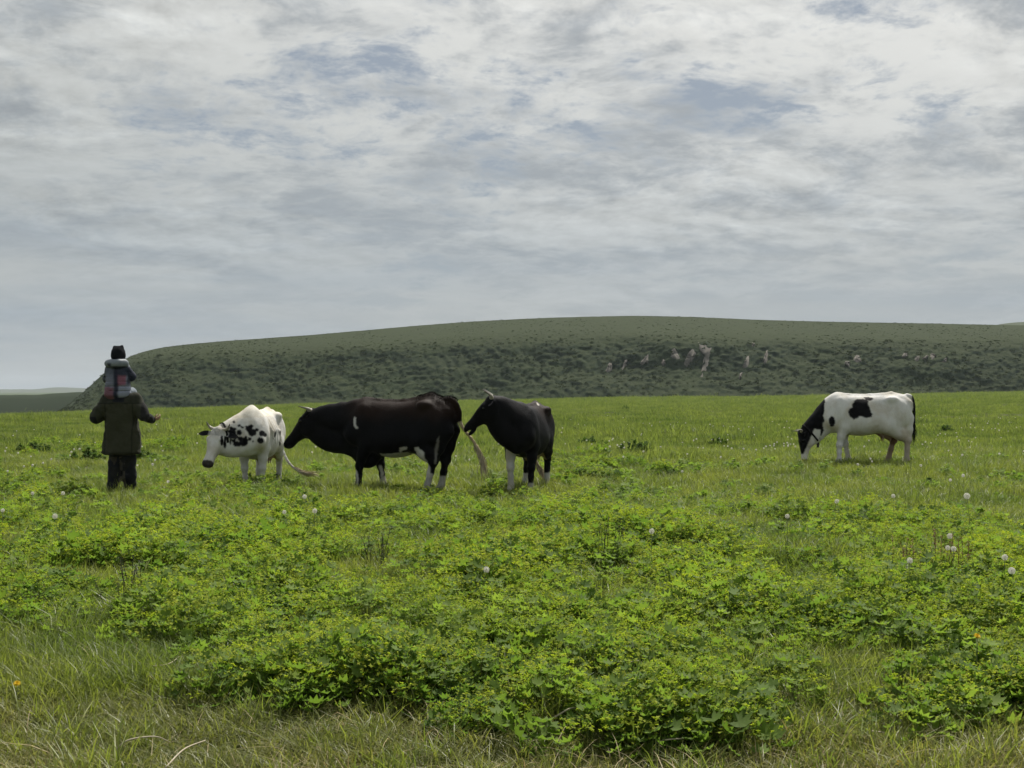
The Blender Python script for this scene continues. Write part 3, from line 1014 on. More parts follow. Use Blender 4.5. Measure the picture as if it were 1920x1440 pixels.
    # collar
    if collar:
        t = collar
        ax0 = hp_(0.02, 0, -0.05) * t + Bm * (1 - t)
        axd = unit(hp_(0.02, 0, -0.05) - Bm)
        s1 = unit(np.cross(axd, (0, 0, 1)))
        s2 = np.cross(s1, axd)
        mb = MB()
        Vv = []
        for i in range(40):
            th = i / 40 * 2 * math.pi
            dr = math.cos(th) * s1 + math.sin(th) * s2
            rel = V - ax0
            along = np.abs(rel @ axd) < 0.03
            rr = rel[along]
            rr = rr - np.outer(rr @ axd, axd)
            nr = np.linalg.norm(rr, axis=1)
            ok = (rr @ dr) > nr * 0.985
            rad = np.median(nr[ok]) if ok.any() else 0.17
            if i and abs(rad - last) > 0.03:
                rad = last
            last = rad
            for e, q in ((-0.017, 0.002), (-0.017, 0.009), (0.017, 0.009), (0.017, 0.002)):
                Vv.append(ax0 + dr * (rad + q) + axd * e)
        Qq = [(i * 4 + j, ((i + 1) % 40) * 4 + j, ((i + 1) % 40) * 4 + (j + 1) % 4, i * 4 + (j + 1) % 4) for i in range(40) for j in range(4)]
        mb.add(Vv, Qq)
        co = link('collar', mb.mesh('collar', M_COLLAR, False), root)
        mb = MB()
        low = min(range(0, 160, 4), key=lambda q: Vv[q][2])
        p0 = np.array(Vv[low])
        mb.tube([p0 + (0, 0, 0.02), p0 + (0, 0, -0.05), p0 + (0.0, 0, -0.12)], [0.02, 0.028, 0.022], 8)
        link('collar_tag', mb.mesh('collar_tag', M_TAG), co)
    return root

def add_ball(mb, c, r, n=12, m=8, c_=None):
    Vv = [np.asarray(c) + r * np.array([math.sin(math.pi * i / m) * math.cos(2 * math.pi * j / n), math.sin(math.pi * i / m) * math.sin(2 * math.pi * j / n), math.cos(math.pi * i / m)])
          for i in range(m + 1) for j in range(n)]
    Q = [(i * n + j, (i + 1) * n + j, (i + 1) * n + (j + 1) % n, i * n + (j + 1) % n) for i in range(m) for j in range(n)]
    mb.add(Vv, Q, None, c_)

def at_px(px, dist):
    return ((px - CX) / F * dist, dist)

def z2(pts, ox, oy, k):
    return [(ox + a * k, oy + b * k) for a, b in pts]

# ---- white cow with speckled neck, coming towards the camera
def paint_white(c):
    if 'tuft' in c:
        return WHITE * 0.95
    if 'ear' in c:
        e = np.tile(WHITE * 0.55, (len(c['V']), 1))
        e[len(e) // 3:] = BLACK * 1.5
        return e
    V, f, px, py, hq = c['V'], c['f'], c['px'], c['py'], c['hq']
    col = np.tile(WHITE, (len(V), 1))
    col *= (1 - 0.10 * sstep(0.9, 0.3, V[:, 2]))[:, None]
    z = lambda pts: z2(pts, 340, 740, 240 / 1920)
    blobs = [(1060, 575, 62, 45), (1010, 505, 50, 45), (1040, 475, 40, 28), (985, 480, 25, 22), (1125, 530, 32, 24), (1210, 580, 45, 42), (1255, 605, 26, 30),
             (1185, 690, 46, 44), (870, 465, 24, 18), (915, 490, 20, 14), (940, 710, 62, 62), (840, 740, 60, 40), (790, 690, 34, 26), (900, 660, 60, 30), (820, 640, 24, 24),
             (968, 638, 16, 18), (1020, 662, 24, 26), (1076, 698, 10, 14), (750, 520, 30, 40), (780, 580, 44, 60), (735, 590, 40, 50), (870, 570, 40, 40), (800, 520, 30, 20),
             (690, 550, 26, 14), (605, 690, 24, 75), (655, 730, 20, 72), (660, 660, 16, 40), (1405, 600, 12, 45), (1478, 730, 10, 34), (1480, 580, 9, 34), (740, 680, 12, 70), (785, 410, 20, 12),
             (1080, 560, 40, 40)]
    for bx, by, rx, ry in blobs:
        q = (((px - (340 + bx / 8)) / (rx / 8 + 0.3)) ** 2 + ((py - (740 + by / 8)) / (ry / 8 + 0.3)) ** 2) < 1
        q &= f > -0.05
        col[q] = BLACK * 1.3
    # speckles of the same kind on the hidden side of the neck
    nn = fbm(V[:, 0] * 9, V[:, 1] * 9, V[:, 2] * 9, 2)
    q = (f < -0.05) & (nn > 0.42) & (V[:, 0] > 0.35) & (V[:, 2] > 0.7)
    col[q] = BLACK * 1.3
    # grey-pink muzzle, dirty crest
    mz = hq[:, 0] > 0.475
    col[mz & (np.abs(hq[:, 0] - 0.52) < 0.09) & (hq[:, 2] > -0.085)] = (0.055, 0.05, 0.048)
    col[(hq[:, 0] > -0.1) & (hq[:, 0] < 0.10) & (hq[:, 2] > 0.03) & (np.abs(hq[:, 1]) < 0.2)] *= 0.72
    ud = (np.abs(V[:, 0] + 0.40) < 0.22) & (np.abs(V[:, 1]) < 0.17) & (V[:, 2] < 0.60) & (V[:, 2] > 0.4)
    col[ud] = PINK * 1.2
    col[V[:, 2] > 1.26] *= np.array([1.0, 0.97, 0.90])
    return col
make_cow('white_cow', at_px(487, 19.75), 267, 0.935, (0.96, -0.43, 1.02), (0.58, -0.17, -0.79), (0.79, -0.10, 0.58),
         'horned white cow with black speckles on its neck, coming forward with head lowered', paint=paint_white, hs=1.17,
         bony=0.8, wither=0.06, udder=0.5, belly=0.03, horn=dict(len=0.17, out=0.62, fw=-0.38, upw=0.45), collar=0.86,
         legs=dict(fl=0.0, fr=-0.10, hl=-0.05, hr=0.15),
         tail=[(-0.80, 0, 1.33), (-0.89, 0.02, 1.28), (-0.94, 0.06, 1.0), (-0.93, 0.18, 0.62), (-0.92, 0.30, 0.40), (-0.90, 0.50, 0.25), (-0.90, 0.70, 0.21)])

# ---- the big black cow seen from the side
def paint_black(c):
    if 'tuft' in c:
        return BROWN * 0.8
    if 'ear' in c:
        return np.tile(BLACK * 1.4, (len(c['V']), 1))
    V, f, px, py = c['V'], c['f'], c['px'], c['py']
    col = np.tile(BLACK, (len(V), 1))
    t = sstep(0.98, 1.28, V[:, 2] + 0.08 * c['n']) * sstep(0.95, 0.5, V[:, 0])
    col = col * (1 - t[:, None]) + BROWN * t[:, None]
    belly = (V[:, 2] < 0.60 + 0.035 * c['n']) & (np.abs(V[:, 1]) < 0.27) & (V[:, 0] > -0.45) & (V[:, 0] < 0.22) & (V[:, 2] > 0.42)
    col[belly] = WHITE * 0.62
    z = lambda pts: z2(pts, 520, 710, 400 / 1920)
    polys = [[(693, 330), (706, 350), (708, 400), (726, 440), (706, 448), (690, 425), (686, 385)],
             [(1100, 618), (1168, 612), (1165, 638), (1125, 650), (1105, 672)],
             [(1228, 620), (1262, 615), (1318, 660), (1322, 700), (1365, 770), (1380, 850), (1440, 892), (1500, 892), (1475, 960), (1440, 1060), (1380, 1060), (1330, 890), (1275, 715)],
             [(1415, 640), (1440, 540), (1460, 515), (1452, 590), (1438, 700), (1432, 770), (1416, 770)],
             [(925, 900), (965, 870), (1000, 905), (1020, 950), (1015, 1040), (905, 1040)], [(915, 780), (940, 780), (960, 860), (935, 900)],
             [(700, 820), (712, 820), (735, 905), (728, 960), (716, 960)], [(640, 880), (655, 880), (650, 1000), (636, 1000)], [(665, 880), (700, 880), (700, 1010), (665, 1010)]]
    for k, pl_ in enumerate(polys):
        q = in_poly(px, py, z(pl_)) & (f > -0.1)
        col[q] = WHITE * (0.8 if k != 3 else 0.25)
    tl = np.min(np.linalg.norm(V[:, None] - c['tail'][None, 10:], axis=2), 1) < 0.05
    col[tl] = CREAM
    low = (V[:, 2] < 0.26) & (V[:, 0] < -0.3)
    col[low] = WHITE * 0.6
    return col
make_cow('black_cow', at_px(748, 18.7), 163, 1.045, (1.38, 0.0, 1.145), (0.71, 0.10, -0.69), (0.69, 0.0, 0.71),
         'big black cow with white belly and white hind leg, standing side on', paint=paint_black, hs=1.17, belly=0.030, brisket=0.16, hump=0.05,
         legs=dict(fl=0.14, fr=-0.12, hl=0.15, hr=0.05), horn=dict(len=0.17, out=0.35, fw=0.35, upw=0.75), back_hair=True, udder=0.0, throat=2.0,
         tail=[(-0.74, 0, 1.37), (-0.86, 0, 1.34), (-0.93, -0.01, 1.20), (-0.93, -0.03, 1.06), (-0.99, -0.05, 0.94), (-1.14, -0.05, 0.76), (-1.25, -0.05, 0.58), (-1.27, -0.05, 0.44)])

# ---- black cow facing the camera with its head turned
def paint_black2(c):
    if 'tuft' in c:
        return BLACK
    if 'ear' in c:
        return np.tile(BLACK * 1.3, (len(c['V']), 1))
    V, f, px, py = c['V'], c['f'], c['px'], c['py']
    col = np.tile(BLACK, (len(V), 1))
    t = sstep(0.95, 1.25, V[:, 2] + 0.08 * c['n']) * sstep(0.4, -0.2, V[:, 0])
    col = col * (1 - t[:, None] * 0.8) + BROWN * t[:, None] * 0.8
    # white right foreleg and socks, white streak on the loin
    leg = (V[:, 1] < -0.055) & (V[:, 0] > 0.3) & (V[:, 0] < 0.75) & (V[:, 2] < 0.74 + 0.04 * c['n'])
    leg &= (V[:, 1] + 0.155) * 1.0 + (V[:, 0] - 0.46) * 0.4 > -0.05
    col[leg] = WHITE * 0.82
    hind = (V[:, 0] < -0.3) & (V[:, 2] < 0.26 + 0.05 * c['n'])
    col[hind] = WHITE * 0.75
    col[(V[:, 2] < 0.17) & (V[:, 0] > 0.3) & (V[:, 1] > 0)] = WHITE * 0.5
    z = lambda pts: z2(pts, 860, 720, 220 / 1509)
    for pl_, cc in (([(990, 240), (1010, 240), (1035, 270), (1022, 276)], WHITE * 0.8), ([(1165, 640), (1180, 640), (1175, 760), (1160, 820)], BLACK * 9)):
        col[in_poly(px, py, z(pl_)) & (f > -0.1)] = cc
    ud = (np.abs(V[:, 0] + 0.40) < 0.22) & (np.abs(V[:, 1]) < 0.17) & (V[:, 2] < 0.60) & (V[:, 2] > 0.45)
    col[ud] = CREAM * 0.6
    tl = np.min(np.linalg.norm(V[:, None] - c['tail'][None, 11:], axis=2), 1) < 0.045
    col[tl] = CREAM
    return col
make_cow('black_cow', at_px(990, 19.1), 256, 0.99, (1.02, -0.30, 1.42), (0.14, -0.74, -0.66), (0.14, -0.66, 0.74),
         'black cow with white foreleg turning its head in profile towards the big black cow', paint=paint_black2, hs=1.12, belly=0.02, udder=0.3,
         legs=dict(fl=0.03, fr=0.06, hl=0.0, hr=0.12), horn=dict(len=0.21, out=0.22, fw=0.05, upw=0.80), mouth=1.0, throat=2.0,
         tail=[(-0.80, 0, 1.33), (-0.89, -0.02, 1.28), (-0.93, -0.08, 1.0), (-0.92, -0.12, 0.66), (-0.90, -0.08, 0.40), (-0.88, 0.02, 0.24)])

# ---- the pied cow grazing apart from the others
def paint_pied(c):
    if 'tuft' in c:
        return BLACK
    if 'ear' in c:
        return np.tile(BLACK * 1.3, (len(c['V']), 1))
    V, f, px, py, hq = c['V'], c['f'], c['px'], c['py'], c['hq']
    col = np.tile(WHITE, (len(V), 1))
    dirt = sstep(0.72, 0.45, V[:, 2] + 0.10 * c['n']) * sstep(0.35, 0.1, V[:, 0])
    col *= (1 - dirt[:, None] * np.array([0.35, 0.42, 0.50]))
    z = lambda pts: z2(pts, 1460, 720, 280 / 1920)
    polys = [[(500, 308), (520, 300), (552, 312), (556, 415), (588, 430), (585, 500), (562, 512), (582, 585), (560, 635), (520, 720), (440, 790), (410, 790), (330, 700), (300, 660), (350, 640), (430, 470), (470, 390)],
             [(960, 240), (1000, 195), (1090, 190), (1160, 220), (1150, 250), (1200, 390), (1192, 430), (1120, 436), (1034, 402), (1024, 432), (960, 452), (912, 424), (893, 370), (915, 310), (945, 300), (942, 265)],
             [(1095, 165), (1195, 172), (1218, 188), (1195, 216), (1110, 206)]]
    for pl_ in polys:
        col[in_poly(px, py, z(pl_)) & (f > -0.12)] = BLACK
    col[((px - (1460 + 683 * .1458)) / 6.2) ** 2 + ((py - (720 + 482 * .1458)) / 9.6) ** 2 + (f < -0.1) * 9 < 1] = BLACK
    # far side: the neck is black there too, with one patch on the ribs
    nk = (((px < 1543 + 3 * c['n'] - 0.10 * (py - 790)) & (f > -0.1)) | ((f <= -0.1) & (V[:, 0] > 0.85 + 0.05 * c['n']))) & (hq[:, 0] < 0.02) & ~((f > -0.1) & (V[:, 2] > 1.05) & (c['N'][:, 2] > 0.75))
    col[nk] = BLACK
    col[(f < -0.1) & (((V[:, 0] - 0.05) / 0.25) ** 2 + ((V[:, 2] - 1.0) / 0.2) ** 2 + 0.5 * c['n'] < 1)] = BLACK
    face = (hq[:, 0] > -0.08) & (hq[:, 0] < 0.44) & (np.abs(hq[:, 1]) < 0.2) & (hq[:, 2] > -0.30)
    blk = face & ((hq[:, 2] + 0.135 > 0.34 * (hq[:, 0] - 0.05)) & (hq[:, 0] < 0.40)) & (hq[:, 2] < 0.14)
    col[face & (hq[:, 2] < 0.14)] = WHITE
    col[blk] = BLACK
    col[(hq[:, 0] > 0.50) & (hq[:, 0] < 0.6) & (np.abs(hq[:, 1]) < 0.1) & (hq[:, 2] > -0.2)] = PINK * 0.8
    ud = (np.abs(V[:, 0] + 0.40) < 0.24) & (np.abs(V[:, 1]) < 0.18) & (V[:, 2] < 0.62) & (V[:, 2] > 0.40)
    col[ud] = PINK * 0.95
    fh = (V[:, 0] < -0.2) & (V[:, 1] < -0.05) & (V[:, 2] < 0.75)
    col[fh] *= np.array([0.62, 0.55, 0.50])
    tl = np.min(np.linalg.norm(V[:, None] - c['tail'][None, 4:], axis=2), 1) < 0.042
    col[tl] = BLACK * 1.5
    return col
make_cow('pied_cow', at_px(1621, 24.7), 177, 1.05, (1.17, 0.02, 0.62), (0.06, 0.10, -1.0), (1.0, 0.0, 0.06),
         'white and black pied cow grazing alone with a collar, muzzle in the grass', paint=paint_pied, throat=0.2, hs=1.0, bony=0.0, belly=-0.02, udder=0.3,
         legs=dict(fl=0.08, fr=-0.16, hl=-0.10, hr=0.16), horn=dict(len=0.21, out=0.55, fw=-0.12, upw=0.62), collar=0.88, tail_sw=BLACK * 2)

# ------------------------------------------------------------------ the man and the child on his shoulders
M_SKIN = plain_mat('skin', (0.42, 0.26, 0.19), 0.55, 0.1, 40, 0.35, 0.12, attr=False)
M_CLOTH = plain_mat('cloth', (0.05, 0.05, 0.03), 0.85, 0.5, 120, 0.15, 0.22, attr=True, sheen=0.05)
M_SHINY = plain_mat('shell_cloth', (0.05, 0.05, 0.03), 0.55, 0.4, 60, 0.3, 0.15, attr=True)
M_KNIT = plain_mat('knit', (0.012, 0.013, 0.016), 0.95, 1.0, 160, 0.1, 0.3)
M_RUBBER = plain_mat('rubber', (0.02, 0.02, 0.018), 0.5, 0.1, 40)
M_BROWNHAIR = plain_mat('brown_hair', (0.04, 0.028, 0.02), 0.6, 0.6, 90)

def person_root(name, loc, yaw, label):
    r = bpy.data.objects.new(name, None)
    r.empty_display_size = 0.3
    COL.objects.link(r)
    r.location = loc
    r.rotation_euler = (0, 0, R(yaw))
    return tag(r, label, 'person')

def head_sdf(S, c, s=1.0, fwd=(1, 0, 0)):
    c = np.asarray(c, float)
    fwd = unit(fwd)
    lf = np.cross((0, 0, 1), fwd)
    M = np.stack([fwd, lf, (0, 0, 1)])
    h = lambda a, b, e: c + s * (a * M[0] + b * M[1] + e * M[2])
    S.ell(h(-0.01, 0, 0.02), np.array([0.098, 0.078, 0.108]) * s, M, k=0.02)
    S.ell(h(0.03, 0, -0.055), np.array([0.062, 0.056, 0.072]) * s, M, k=0.04)
    S.cone(h(0.085, 0, 0.0), h(0.104, 0, -0.028), 0.010 * s, 0.016 * s, 0.02)
    S.ell(h(0.086, 0, -0.066), np.array([0.014, 0.026, 0.010]) * s, M, k=0.015)
    for sg in (1, -1):
        S.ell(h(-0.01, sg * 0.080, -0.01), np.array([0.024, 0.010, 0.034]) * s, M, k=0.012)
        S.ell(h(0.088, sg * 0.032, 0.006), np.array([0.014, 0.018, 0.010]) * s, M, k=0.01, cut=True)
    return h

def hand_sdf(S, wrist, d_, palm_n, s=1.0, curl=0.5):
    """palm, four curled fingers of unequal length and a thumb off the side"""
    wrist, d_ = np.asarray(wrist, float), unit(d_)
    pn = unit(np.asarray(palm_n, float) - d_ * (np.asarray(palm_n, float) @ d_))
    sd_ = np.cross(pn, d_)
    S.cone(wrist, wrist + d_ * 0.085 * s, 0.026 * s, 0.034 * s, 0.015, (pn, 0.55))
    for k, (o_, ln) in enumerate(((-0.030, 0.070), (-0.010, 0.080), (0.010, 0.075), (0.028, 0.060))):
        b0 = wrist + d_ * 0.088 * s + sd_ * o_ * s
        p1 = b0 + (d_ * (1 - 0.3 * curl) + pn * 0.5 * curl) * ln * 0.5 * s
        p2 = p1 + (d_ * (1 - 1.1 * curl) + pn * 1.0 * curl) * ln * 0.35 * s
        p3 = p2 + (d_ * (0.7 - 1.5 * curl) + pn * 0.9 * curl) * ln * 0.25 * s
        S.chain([b0, p1, p2, p3], np.array([0.0095, 0.009, 0.008, 0.007]) * s, 0.006)
    t0 = wrist + d_ * 0.03 * s - sd_ * 0.030 * s
    S.chain([t0, t0 - sd_ * 0.028 * s + d_ * 0.03 * s + pn * 0.01, t0 - sd_ * 0.030 * s + d_ * 0.062 * s + pn * 0.025 * s], np.array([0.013, 0.011, 0.009]) * s, 0.008)

mx, my = at_px(228, 18.3)
MZ = g1(mx, my)
MYAW = 88.0
man = person_root('person', (mx, my, MZ), MYAW, 'adult in olive green jacket walking away with a child on the shoulders')
a_ = R(MYAW)
def man_world(V):
    Rz = np.array([[math.cos(a_), -math.sin(a_), 0], [math.sin(a_), math.cos(a_), 0], [0, 0, 1]])
    return V @ Rz.T + np.array([mx, my, MZ])

# limbs shared by body and clothes (x forward, y left)
LH, RH = (0.0, 0.095, 0.90), (0.0, -0.095, 0.90)
LK, RK = (0.05, 0.105, 0.49), (0.03, -0.100, 0.49)
LA, RA = (-0.02, 0.115, 0.09), (0.10, -0.085, 0.09)
LS, RS = (0.0, 0.205, 1.40), (0.0, -0.205, 1.40)
LE, RE = (-0.03, 0.375, 1.135), (-0.03, -0.345, 1.150)
LW, RW = (0.24, 0.30, 1.15), (0.17, -0.405, 1.080)
S = SDF((-0.30, -0.62, -0.01), (0.45, 0.55, 1.85), 0.0085)
S.loft((0, 0, 0), np.array([[0, 0, 1.0], [0, 1.0, 0], [1.0, 0, 0]]), [(0.84, 0.09, -0.09, 0.10), (0.92, 0.11, -0.12, 0.155), (1.05, 0.11, -0.10, 0.145), (1.22, 0.12, -0.11, 0.165), (1.36, 0.11, -0.11, 0.18), (1.44, 0.07, -0.09, 0.14), (1.49, 0.05, -0.06, 0.06)], k=0.04)
S.chain([(0, 0, 1.44), (0.03, 0, 1.58)], [0.062, 0.055], 0.04)
head_sdf(S, (0.05, 0.0, 1.675))
for h_, k_, f_ in ((LH, LK, LA), (RH, RK, RA)):
    S.chain([h_, k_, f_], [0.085, 0.058, 0.042], 0.05)
    f_ = np.array(f_)
    S.chain([f_ + (-0.03, 0, -0.045), f_ + (0.09, 0, -0.055), f_ + (0.16, 0, -0.062)], [0.036, 0.036, 0.022], 0.03)
for s_, e_, w_ in ((LS, LE, LW), (RS, RE, RW)):
    S.chain([s_, e_, w_], [0.055, 0.044, 0.028], 0.04)
hand_sdf(S, LW, (0.55, -0.75, 0.35), (0, -0.3, 1.0), 1.05, 0.6)
hand_sdf(S, RW, (0.52, -0.66, 0.30), (0.3, 0.5, 0.6), 1.08, 0.55)
V, Q = S.surface(1)
link('body', mesh_np('man_body', V, Q, mat=M_SKIN), man)
mb = MB()
for i in range(420):
    th, ph = rng.uniform(0, 2 * math.pi), rng.uniform(0, 1.25)
    dr = np.array([math.sin(ph) * math.cos(th), math.sin(ph) * math.sin(th), math.cos(ph)])
    if dr[0] > 0.62:
        continue
    s0 = np.array([0.04, 0, 1.695]) + dr * np.array([0.098, 0.078, 0.108])
    mb.strip([s0, s0 + dr * 0.012 + (-0.012, 0, -0.015), s0 + dr * 0.014 + (-0.02, 0, -0.04)], [0.012, 0.010, 0], unit(np.cross(dr, (0.1, 0.2, 1))))
link('hair', mb.mesh('hair', M_BROWNHAIR), man)

# jacket
S = SDF((-0.36, -0.62, 0.52), (0.42, 0.56, 1.58), 0.0105)
S.loft((0, 0, 0), np.array([[0, 0, 1.0], [0, 1.0, 0], [1.0, 0, 0]]), [(0.60, 0.185, -0.195, 0.285), (0.64, 0.185, -0.19, 0.285), (0.80, 0.18, -0.18, 0.272), (1.0, 0.17, -0.165, 0.255), (1.2, 0.165, -0.16, 0.245), (1.36, 0.145, -0.15, 0.235), (1.43, 0.10, -0.12, 0.19), (1.48, 0.07, -0.095, 0.12), (1.51, 0.05, -0.07, 0.05)], k=0.03, p=2.5)
for s_, e_, w_ in ((LS, LE, LW), (RS, RE, RW)):
    s_, e_, w_ = np.array(s_), np.array(e_), np.array(w_)
    S.chain([s_ + (0, 0, 0.0), s_ * 0.4 + e_ * 0.6, e_, e_ * 0.4 + w_ * 0.6, w_], [0.092, 0.086, 0.080, 0.066, 0.056], 0.05)
S.chain([(-0.05, 0.10, 1.475), (-0.095, 0, 1.465), (-0.05, -0.10, 1.475)], [0.035, 0.045, 0.035], 0.03)   # collar roll
S.noise(0.026, 5.5, 3)
S.noise(0.008, 17.0, 2)
S.put(lambda X, Y, Z: np.sqrt((X / 0.165) ** 2 + (Y / 0.262) ** 2 + ((Z - 0.56) / 0.09) ** 2) * 0.1 - 0.1, (-0.2, -0.3, 0.5), (0.2, 0.3, 0.7), 0.012, True)
V, Q = S.surface(1)
wr = man_world(V)
px, py = to_px(wr)
col = np.tile(np.array([0.040, 0.041, 0.024]), (len(V), 1))
yoke = V[:, 2] > 1.345 - 0.02 * np.abs(V[:, 1])
col[yoke] = (0.031, 0.033, 0.022)
sl_arm = np.abs(V[:, 1]) > 0.262
col[sl_arm & (V[:, 2] > 0.95)] = (0.036, 0.038, 0.025)
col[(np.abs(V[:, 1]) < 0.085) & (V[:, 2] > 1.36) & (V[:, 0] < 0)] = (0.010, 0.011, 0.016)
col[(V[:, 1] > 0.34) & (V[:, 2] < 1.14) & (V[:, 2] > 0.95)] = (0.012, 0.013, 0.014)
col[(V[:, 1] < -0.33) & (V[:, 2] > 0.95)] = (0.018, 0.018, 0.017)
seam = (np.abs(np.abs(V[:, 1]) - 0.205) < 0.010) & (V[:, 2] < 1.34)
col[seam] *= 0.55
col[np.abs(V[:, 2] - 1.343 + 0.02 * np.abs(V[:, 1])) < 0.008] *= 0.5
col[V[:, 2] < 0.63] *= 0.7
link('jacket', mesh_np('jacket', V, Q, mat=M_CLOTH, col=col), man)
# strap hanging at the side of the jacket
mb = MB()
mb.strip([(-0.02, -0.275, 0.92), (-0.03, -0.315, 0.86), (-0.03, -0.345, 0.835), (-0.03, -0.355, 0.82)], [0.03, 0.03, 0.025, 0], (0.9, 0.3, 0.3), (0.02, 0.02, 0.016))
link('jacket_strap', mb.mesh('jacket_strap', M_CLOTH), man)

# trousers
S = SDF((-0.28, -0.30, 0.0), (0.30, 0.30, 1.02), 0.0105)
S.loft((0, 0, 0), np.array([[0, 0, 1.0], [0, 1.0, 0], [1.0, 0, 0]]), [(0.78, 0.11, -0.12, 0.15), (0.86, 0.13, -0.145, 0.19), (0.98, 0.13, -0.13, 0.18)], k=0.03)
for h_, k_, f_ in ((LH, LK, LA), (RH, RK, RA)):
    h_, k_, f_ = np.array(h_), np.array(k_), np.array(f_)
    S.chain([h_, k_, k_ * 0.4 + f_ * 0.6, f_ + (0, 0, 0.02)], [0.122, 0.104, 0.106, 0.092], 0.03)
S.noise(0.032, 9.0, 3)
V, Q = S.surface(1)
col = np.tile(np.array([0.012, 0.013, 0.017]), (len(V), 1))
camo = fbm(V[:, 0] * 9, V[:, 1] * 9, V[:, 2] * 7, 3)
lowp = V[:, 2] < 0.55
col[lowp & (camo > 0.05) & (V[:, 1] > 0.0)] = (0.050, 0.044, 0.032)
col[lowp & (V[:, 1] < 0.02) & (V[:, 1] > -0.07) & (V[:, 2] < 0.58)] = (0.075, 0.068, 0.050)
col[lowp & (camo < -0.2)] = (0.015, 0.015, 0.013)
link('trousers', mesh_np('trousers', V, Q, mat=M_CLOTH, col=col), man)
for f_ in (LA, RA):
    S = SDF((f_[0] - 0.18, f_[1] - 0.12, -0.01), (f_[0] + 0.30, f_[1] + 0.12, 0.30), 0.011)
    f_ = np.array(f_)
    S.chain([f_ + (0, 0, 0.16), f_ + (0, 0, 0.0)], [0.062, 0.055], 0.02)
    S.chain([f_ + (-0.03, 0, -0.04), f_ + (0.10, 0, -0.045), f_ + (0.17, 0, -0.055)], [0.050, 0.048, 0.034], 0.03)
    V, Q = S.surface(1)
    link('boot', mesh_np('boot', V, Q, mat=M_RUBBER), man)

# the child
child = person_root('person', (mx, my, MZ), MYAW, 'small child in a hooded blue and pink jacket riding on the adult\'s shoulders')
child.location = tuple(man_world(np.array([[-0.03, 0.045, 1.46]]))[0])
S = SDF((-0.22, -0.30, -0.40), (0.40, 0.30, 0.80), 0.0085)
S.loft((0, 0, 0), np.array([[0, 0, 1.0], [0, 1.0, 0], [1.0, 0, 0]]), [(-0.02, 0.08, -0.08, 0.08), (0.04, 0.09, -0.10, 0.12), (0.2, 0.08, -0.08, 0.105), (0.36, 0.075, -0.075, 0.115), (0.42, 0.05, -0.05, 0.08), (0.45, 0.03, -0.03, 0.03)], k=0.03)
S.chain([(0, 0, 0.42), (0.01, 0, 0.52)], [0.045, 0.042], 0.03)
head_sdf(S, (0.02, -0.005, 0.60), 0.90, (1, -0.15, 0))
CS = [(0.0, 0.125, 0.385), (0.0, -0.125, 0.385)]
CE = [(0.06, 0.185, 0.245), (0.07, -0.185, 0.275)]
CW = [(0.20, 0.12, 0.235), (0.20, -0.13, 0.255)]
CK = [(0.20, 0.135, 0.03), (0.20, -0.135, 0.04)]
CF = [(0.22, 0.105, -0.24), (0.22, -0.105, -0.24)]
for i, sg in enumerate((1, -1)):
    S.chain([CS[i], CE[i], CW[i]], [0.036, 0.030, 0.020], 0.03)
    hand_sdf(S, CW[i], (0.3, -sg * 0.9, 0.1), (0, 0, -1), 0.6, 0.5)
    S.chain([(0.0, sg * 0.07, 0.02), CK[i], CF[i]], [0.065, 0.045, 0.032], 0.03)
V, Q = S.surface(1)
link('body', mesh_np('child_body', V, Q, mat=M_SKIN), child)
# puffy jacket with hood
S = SDF((-0.26, -0.34, -0.08), (0.30, 0.34, 0.62), 0.0095)
S.loft((0, 0, 0), np.array([[0, 0, 1.0], [0, 1.0, 0], [1.0, 0, 0]]), [(-0.04, 0.10, -0.12, 0.15), (0.00, 0.125, -0.145, 0.188), (0.10, 0.125, -0.14, 0.188), (0.22, 0.12, -0.135, 0.178), (0.32, 0.115, -0.12, 0.172), (0.40, 0.09, -0.10, 0.14), (0.45, 0.05, -0.06, 0.08)], k=0.03, p=2.4)
for i in (0, 1):
    s_, e_, w_ = np.array(CS[i]), np.array(CE[i]), np.array(CW[i])
    S.chain([s_, e_, w_], [0.070, 0.062, 0.045], 0.035)
S.chain([(0.04, 0.11, 0.460), (-0.06, 0.118, 0.472), (-0.115, 0.05, 0.470), (-0.115, -0.05, 0.470), (-0.06, -0.118, 0.472), (0.04, -0.11, 0.460)], [0.035, 0.055, 0.064, 0.064, 0.055, 0.035], 0.025)
for zq in (0.06, 0.13, 0.20, 0.27, 0.34):
    S.put(lambda X, Y, Z, zq=zq: np.abs(np.sqrt((X / 0.135) ** 2 + (Y / 0.185) ** 2) - 1.03) * 0.15 + np.abs(Z - zq) - 0.008, (-0.2, -0.25, zq - 0.03), (0.2, 0.25, zq + 0.03), 0.012, True)
S.noise(0.010, 9.0, 3)
V, Q = S.surface(1)
back = V[:, 0] < 0.03
n_ = fbm(V[:, 0] * 8, V[:, 1] * 8, V[:, 2] * 6, 3)
col = np.tile(np.array([0.125, 0.140, 0.185]), (len(V), 1))
zz, yy = V[:, 2] + 0.03 * n_, V[:, 1] + 0.02 * n_
col[zz > 0.30] = (0.085, 0.098, 0.130)
col[(zz < 0.13) & (yy > 0.02)] = (0.17, 0.075, 0.105)
col[(zz < 0.24) & (zz > 0.12) & (yy > 0.03)] = (0.16, 0.17, 0.225)
col[(yy < 0.015) & (yy > -0.055)] = (0.010, 0.013, 0.030)
col[(yy < -0.045) & (zz > 0.15) & (zz < 0.29) & (yy > -0.15)] = (0.21, 0.080, 0.115)
col[(yy < -0.05) & (zz <= 0.15)] = (0.23, 0.25, 0.32)
col[(yy < -0.04) & (zz > 0.29)] = (0.018, 0.024, 0.045)
col[(V[:, 1] < -0.165) & (zz > 0.16)] = (0.014, 0.019, 0.038)
